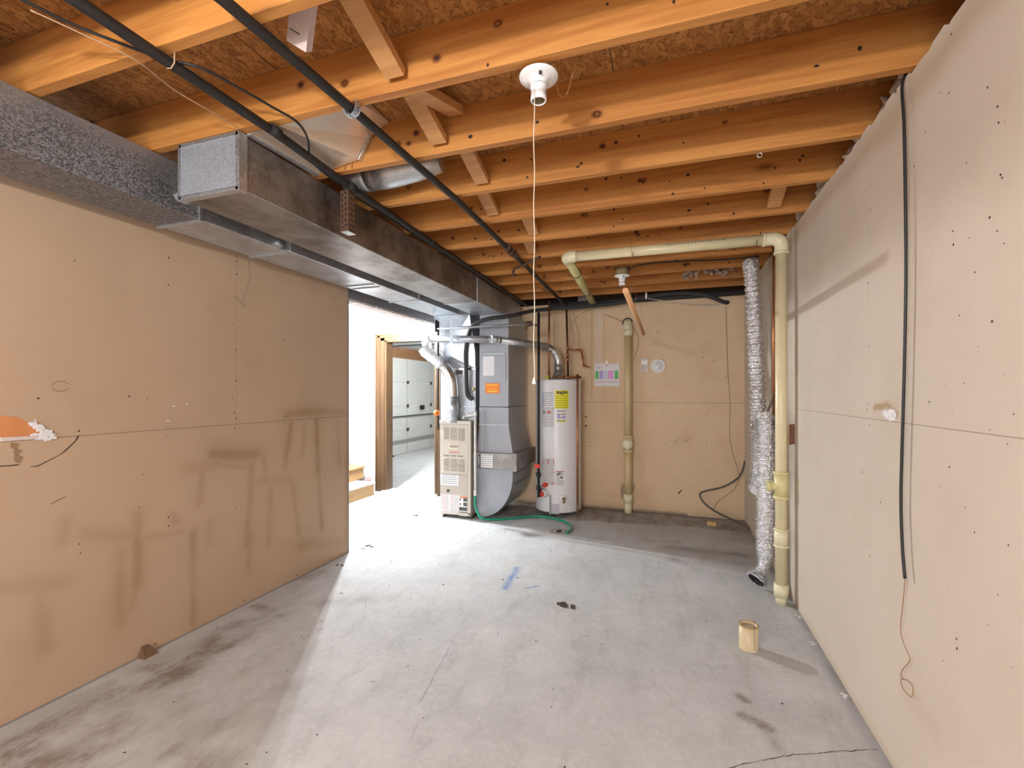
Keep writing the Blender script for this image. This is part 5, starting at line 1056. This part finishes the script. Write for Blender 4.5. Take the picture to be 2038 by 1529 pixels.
for i, (px_, py_, m, l, r_, lb) in enumerate([(1128,1206,DEBR,.05,.012,'dark clump of debris in the middle of the floor'), (738,1088,DEBR,.04,.006,'dark splinter on the floor near the end of the left wall'), (722,1092,DEBR,.03,.004,'small dark chip beside the splinter near the left wall end'),
    (676,1126,RUST,.035,.006,'curled brown leaf on the floor at the left wall corner'), (828,1027,DEBR,.02,.008,'small dark scrap on the floor left of the furnace'), (590,1163,GYP,.03,.004,'tiny white chips on the floor by the left wall'),
    (1080,1033,M('pale_green', (.50,.66,.50), .5),.03,.006,'small pale green tag on the floor by the hose'), (1592,1228,GYP,.02,.008,'white crumbs at the foot of the right wall by the cream pipe'), (1622,1281,GYP,.02,.008,'white crumb at the foot of the right wall beyond the pipe stub'), (1690,1388,GYP,.018,.009,'white crumb at the right wall foot nearest the camera')]):
    c_ = pz(px_, py_, 0); mb = MB()
    gy = m is GYP; r_ = r_*(.6 if gy else 1)
    for k in range(9): q = c_+np.array([rng.uniform(-l,l)*(.6 if gy else 1)-(.012 if gy else 0), rng.uniform(-l,l)*(1.2 if gy else .5), 0]); s_ = rng.uniform(.3,1)*r_*(.6 if gy else 1); mb.box(q[0]-s_*1.5, q[0]+s_*1.5, q[1]-s_, q[1]+s_, 0, s_)
    tag(obj('floor_debris', mb, m), lb, 'debris')
for i, (x, y) in enumerate([(1540,1225),(1500,1215),(1555,1215),(1570,1230),(1510,1240)]):
    pass
# ================================================================ doorway casing, stairs, small wall things
t0 = thing('door_casing', 'stained wooden door casing around the opening to the garage', 'door frame', ((DX0+DX1)/2, YB, 0))
def casing(x0, x1, z0, z1, vert=True):
    mb = MB(); y = YB
    if vert:
        w_ = x1-x0
        for a, b, d in ((0,.14,.022),(.14,.24,.014),(.24,.5,.02),(.5,.6,.012),(.6,1,.018)): mb.box(x0+w_*a, x0+w_*b, y-d, y+.0, z0, z1)
    else:
        h = z1-z0
        for a, b, d in ((0,.4,.018),(.4,.5,.012),(.5,.76,.02),(.76,.86,.014),(.86,1,.022)): mb.box(x0, x1, y-d, y, z0+h*a, z0+h*b)
    return mb
STEPW = wood('step_pine', (.42,.26,.12,1), (.33,.19,.08,1), 1)
CASH = wood('oak_casing_h', (.15,.08,.033,1), (.07,.035,.013,1), 0, False, .45)
obj('left_casing', casing(-3.70, -3.56, 0, 2.09), CAS, t0); mb = casing(-2.80, -2.74, 0, 2.0); obj('right_casing', mb, CAS, t0)
obj('head_casing', casing(-3.70, -2.66, 2.005, 2.09, False), CASH, t0)
mb = MB(); mb.box(DX0-.005, DX0+.02, YB-.01, YB+.14, 0, DZ); mb.box(DX1-.02, DX1+.002, YB-.01, YB+.14, 0, DZ); mb.box(DX0, DX1, YB-.01, YB+.14, DZ-.02, DZ); obj('jamb', mb, CAS, t0)
mb = MB(); mb.box(DX0+.045, DX0+.06, YB-.0, YB+.02, .98, 1.04); obj('strike_plate', mb, PIPEB, t0)
mb = MB(); mb.box(DX0-.03, DX1+.03, YB-.06, YB+.14, 0, .02); obj('threshold', mb, WPL, t0)
t0 = thing('wooden_steps', 'raw pine steps rising to the left beyond the end of the left wall', 'stairs', (-4.1, 4.6, 0))
TR = rough_paint('dusty_tread', (.48,.44,.38), .08, 12)
for k in range(3):
    xf = -3.578-.27*k; mb = MB(); mb.box(-4.88, xf, 3.6, 5.05 if k == 0 else 5.2, .17*k, .17*k+.145); obj('riser', mb, STEPW, t0, .003)
    mb = MB(); mb.box(-4.88, xf+.02, 3.58, 5.06 if k == 0 else 5.21, .17*k+.146, .17*(k+1)); obj('tread', mb, STEPW if k else TR, t0, .004)
p = pyy(711, 800, YB); t0 = thing('light_switch', 'small cream switch plate on the white wall left of the doorway', 'switch', (p[0], YB, p[2]-.06))
mb = MB(); mb.box(p[0]-.034, p[0]+.034, YB-.006, YB, p[2]-.056, p[2]+.056); sw = obj('plate', mb, M('cream_plate', (.74,.70,.56), .4), t0, .002)
mb = MB(); mb.box(p[0]-.005, p[0]+.005, YB-.014, YB-.006, p[2]-.01, p[2]+.01); obj('toggle', mb, M('cream_toggle', (.6,.55,.42), .4), sw)
p = pyy(734, 954, YB); mb = MB(); mb.box(p[0]-.04, p[0]+.04, YB-.002, YB, p[2]-.018, p[2]+.018, 0)
for k in range(3): mb.box(p[0]-.035+k*.024, p[0]-.018+k*.024, YB-.003, YB-.002, p[2]-.01, p[2]+.01, 1)
tag(obj('red_sticker', mb, [LABR, LABW]), 'small red and white sticker low on the white wall by the steps', 'sticker')
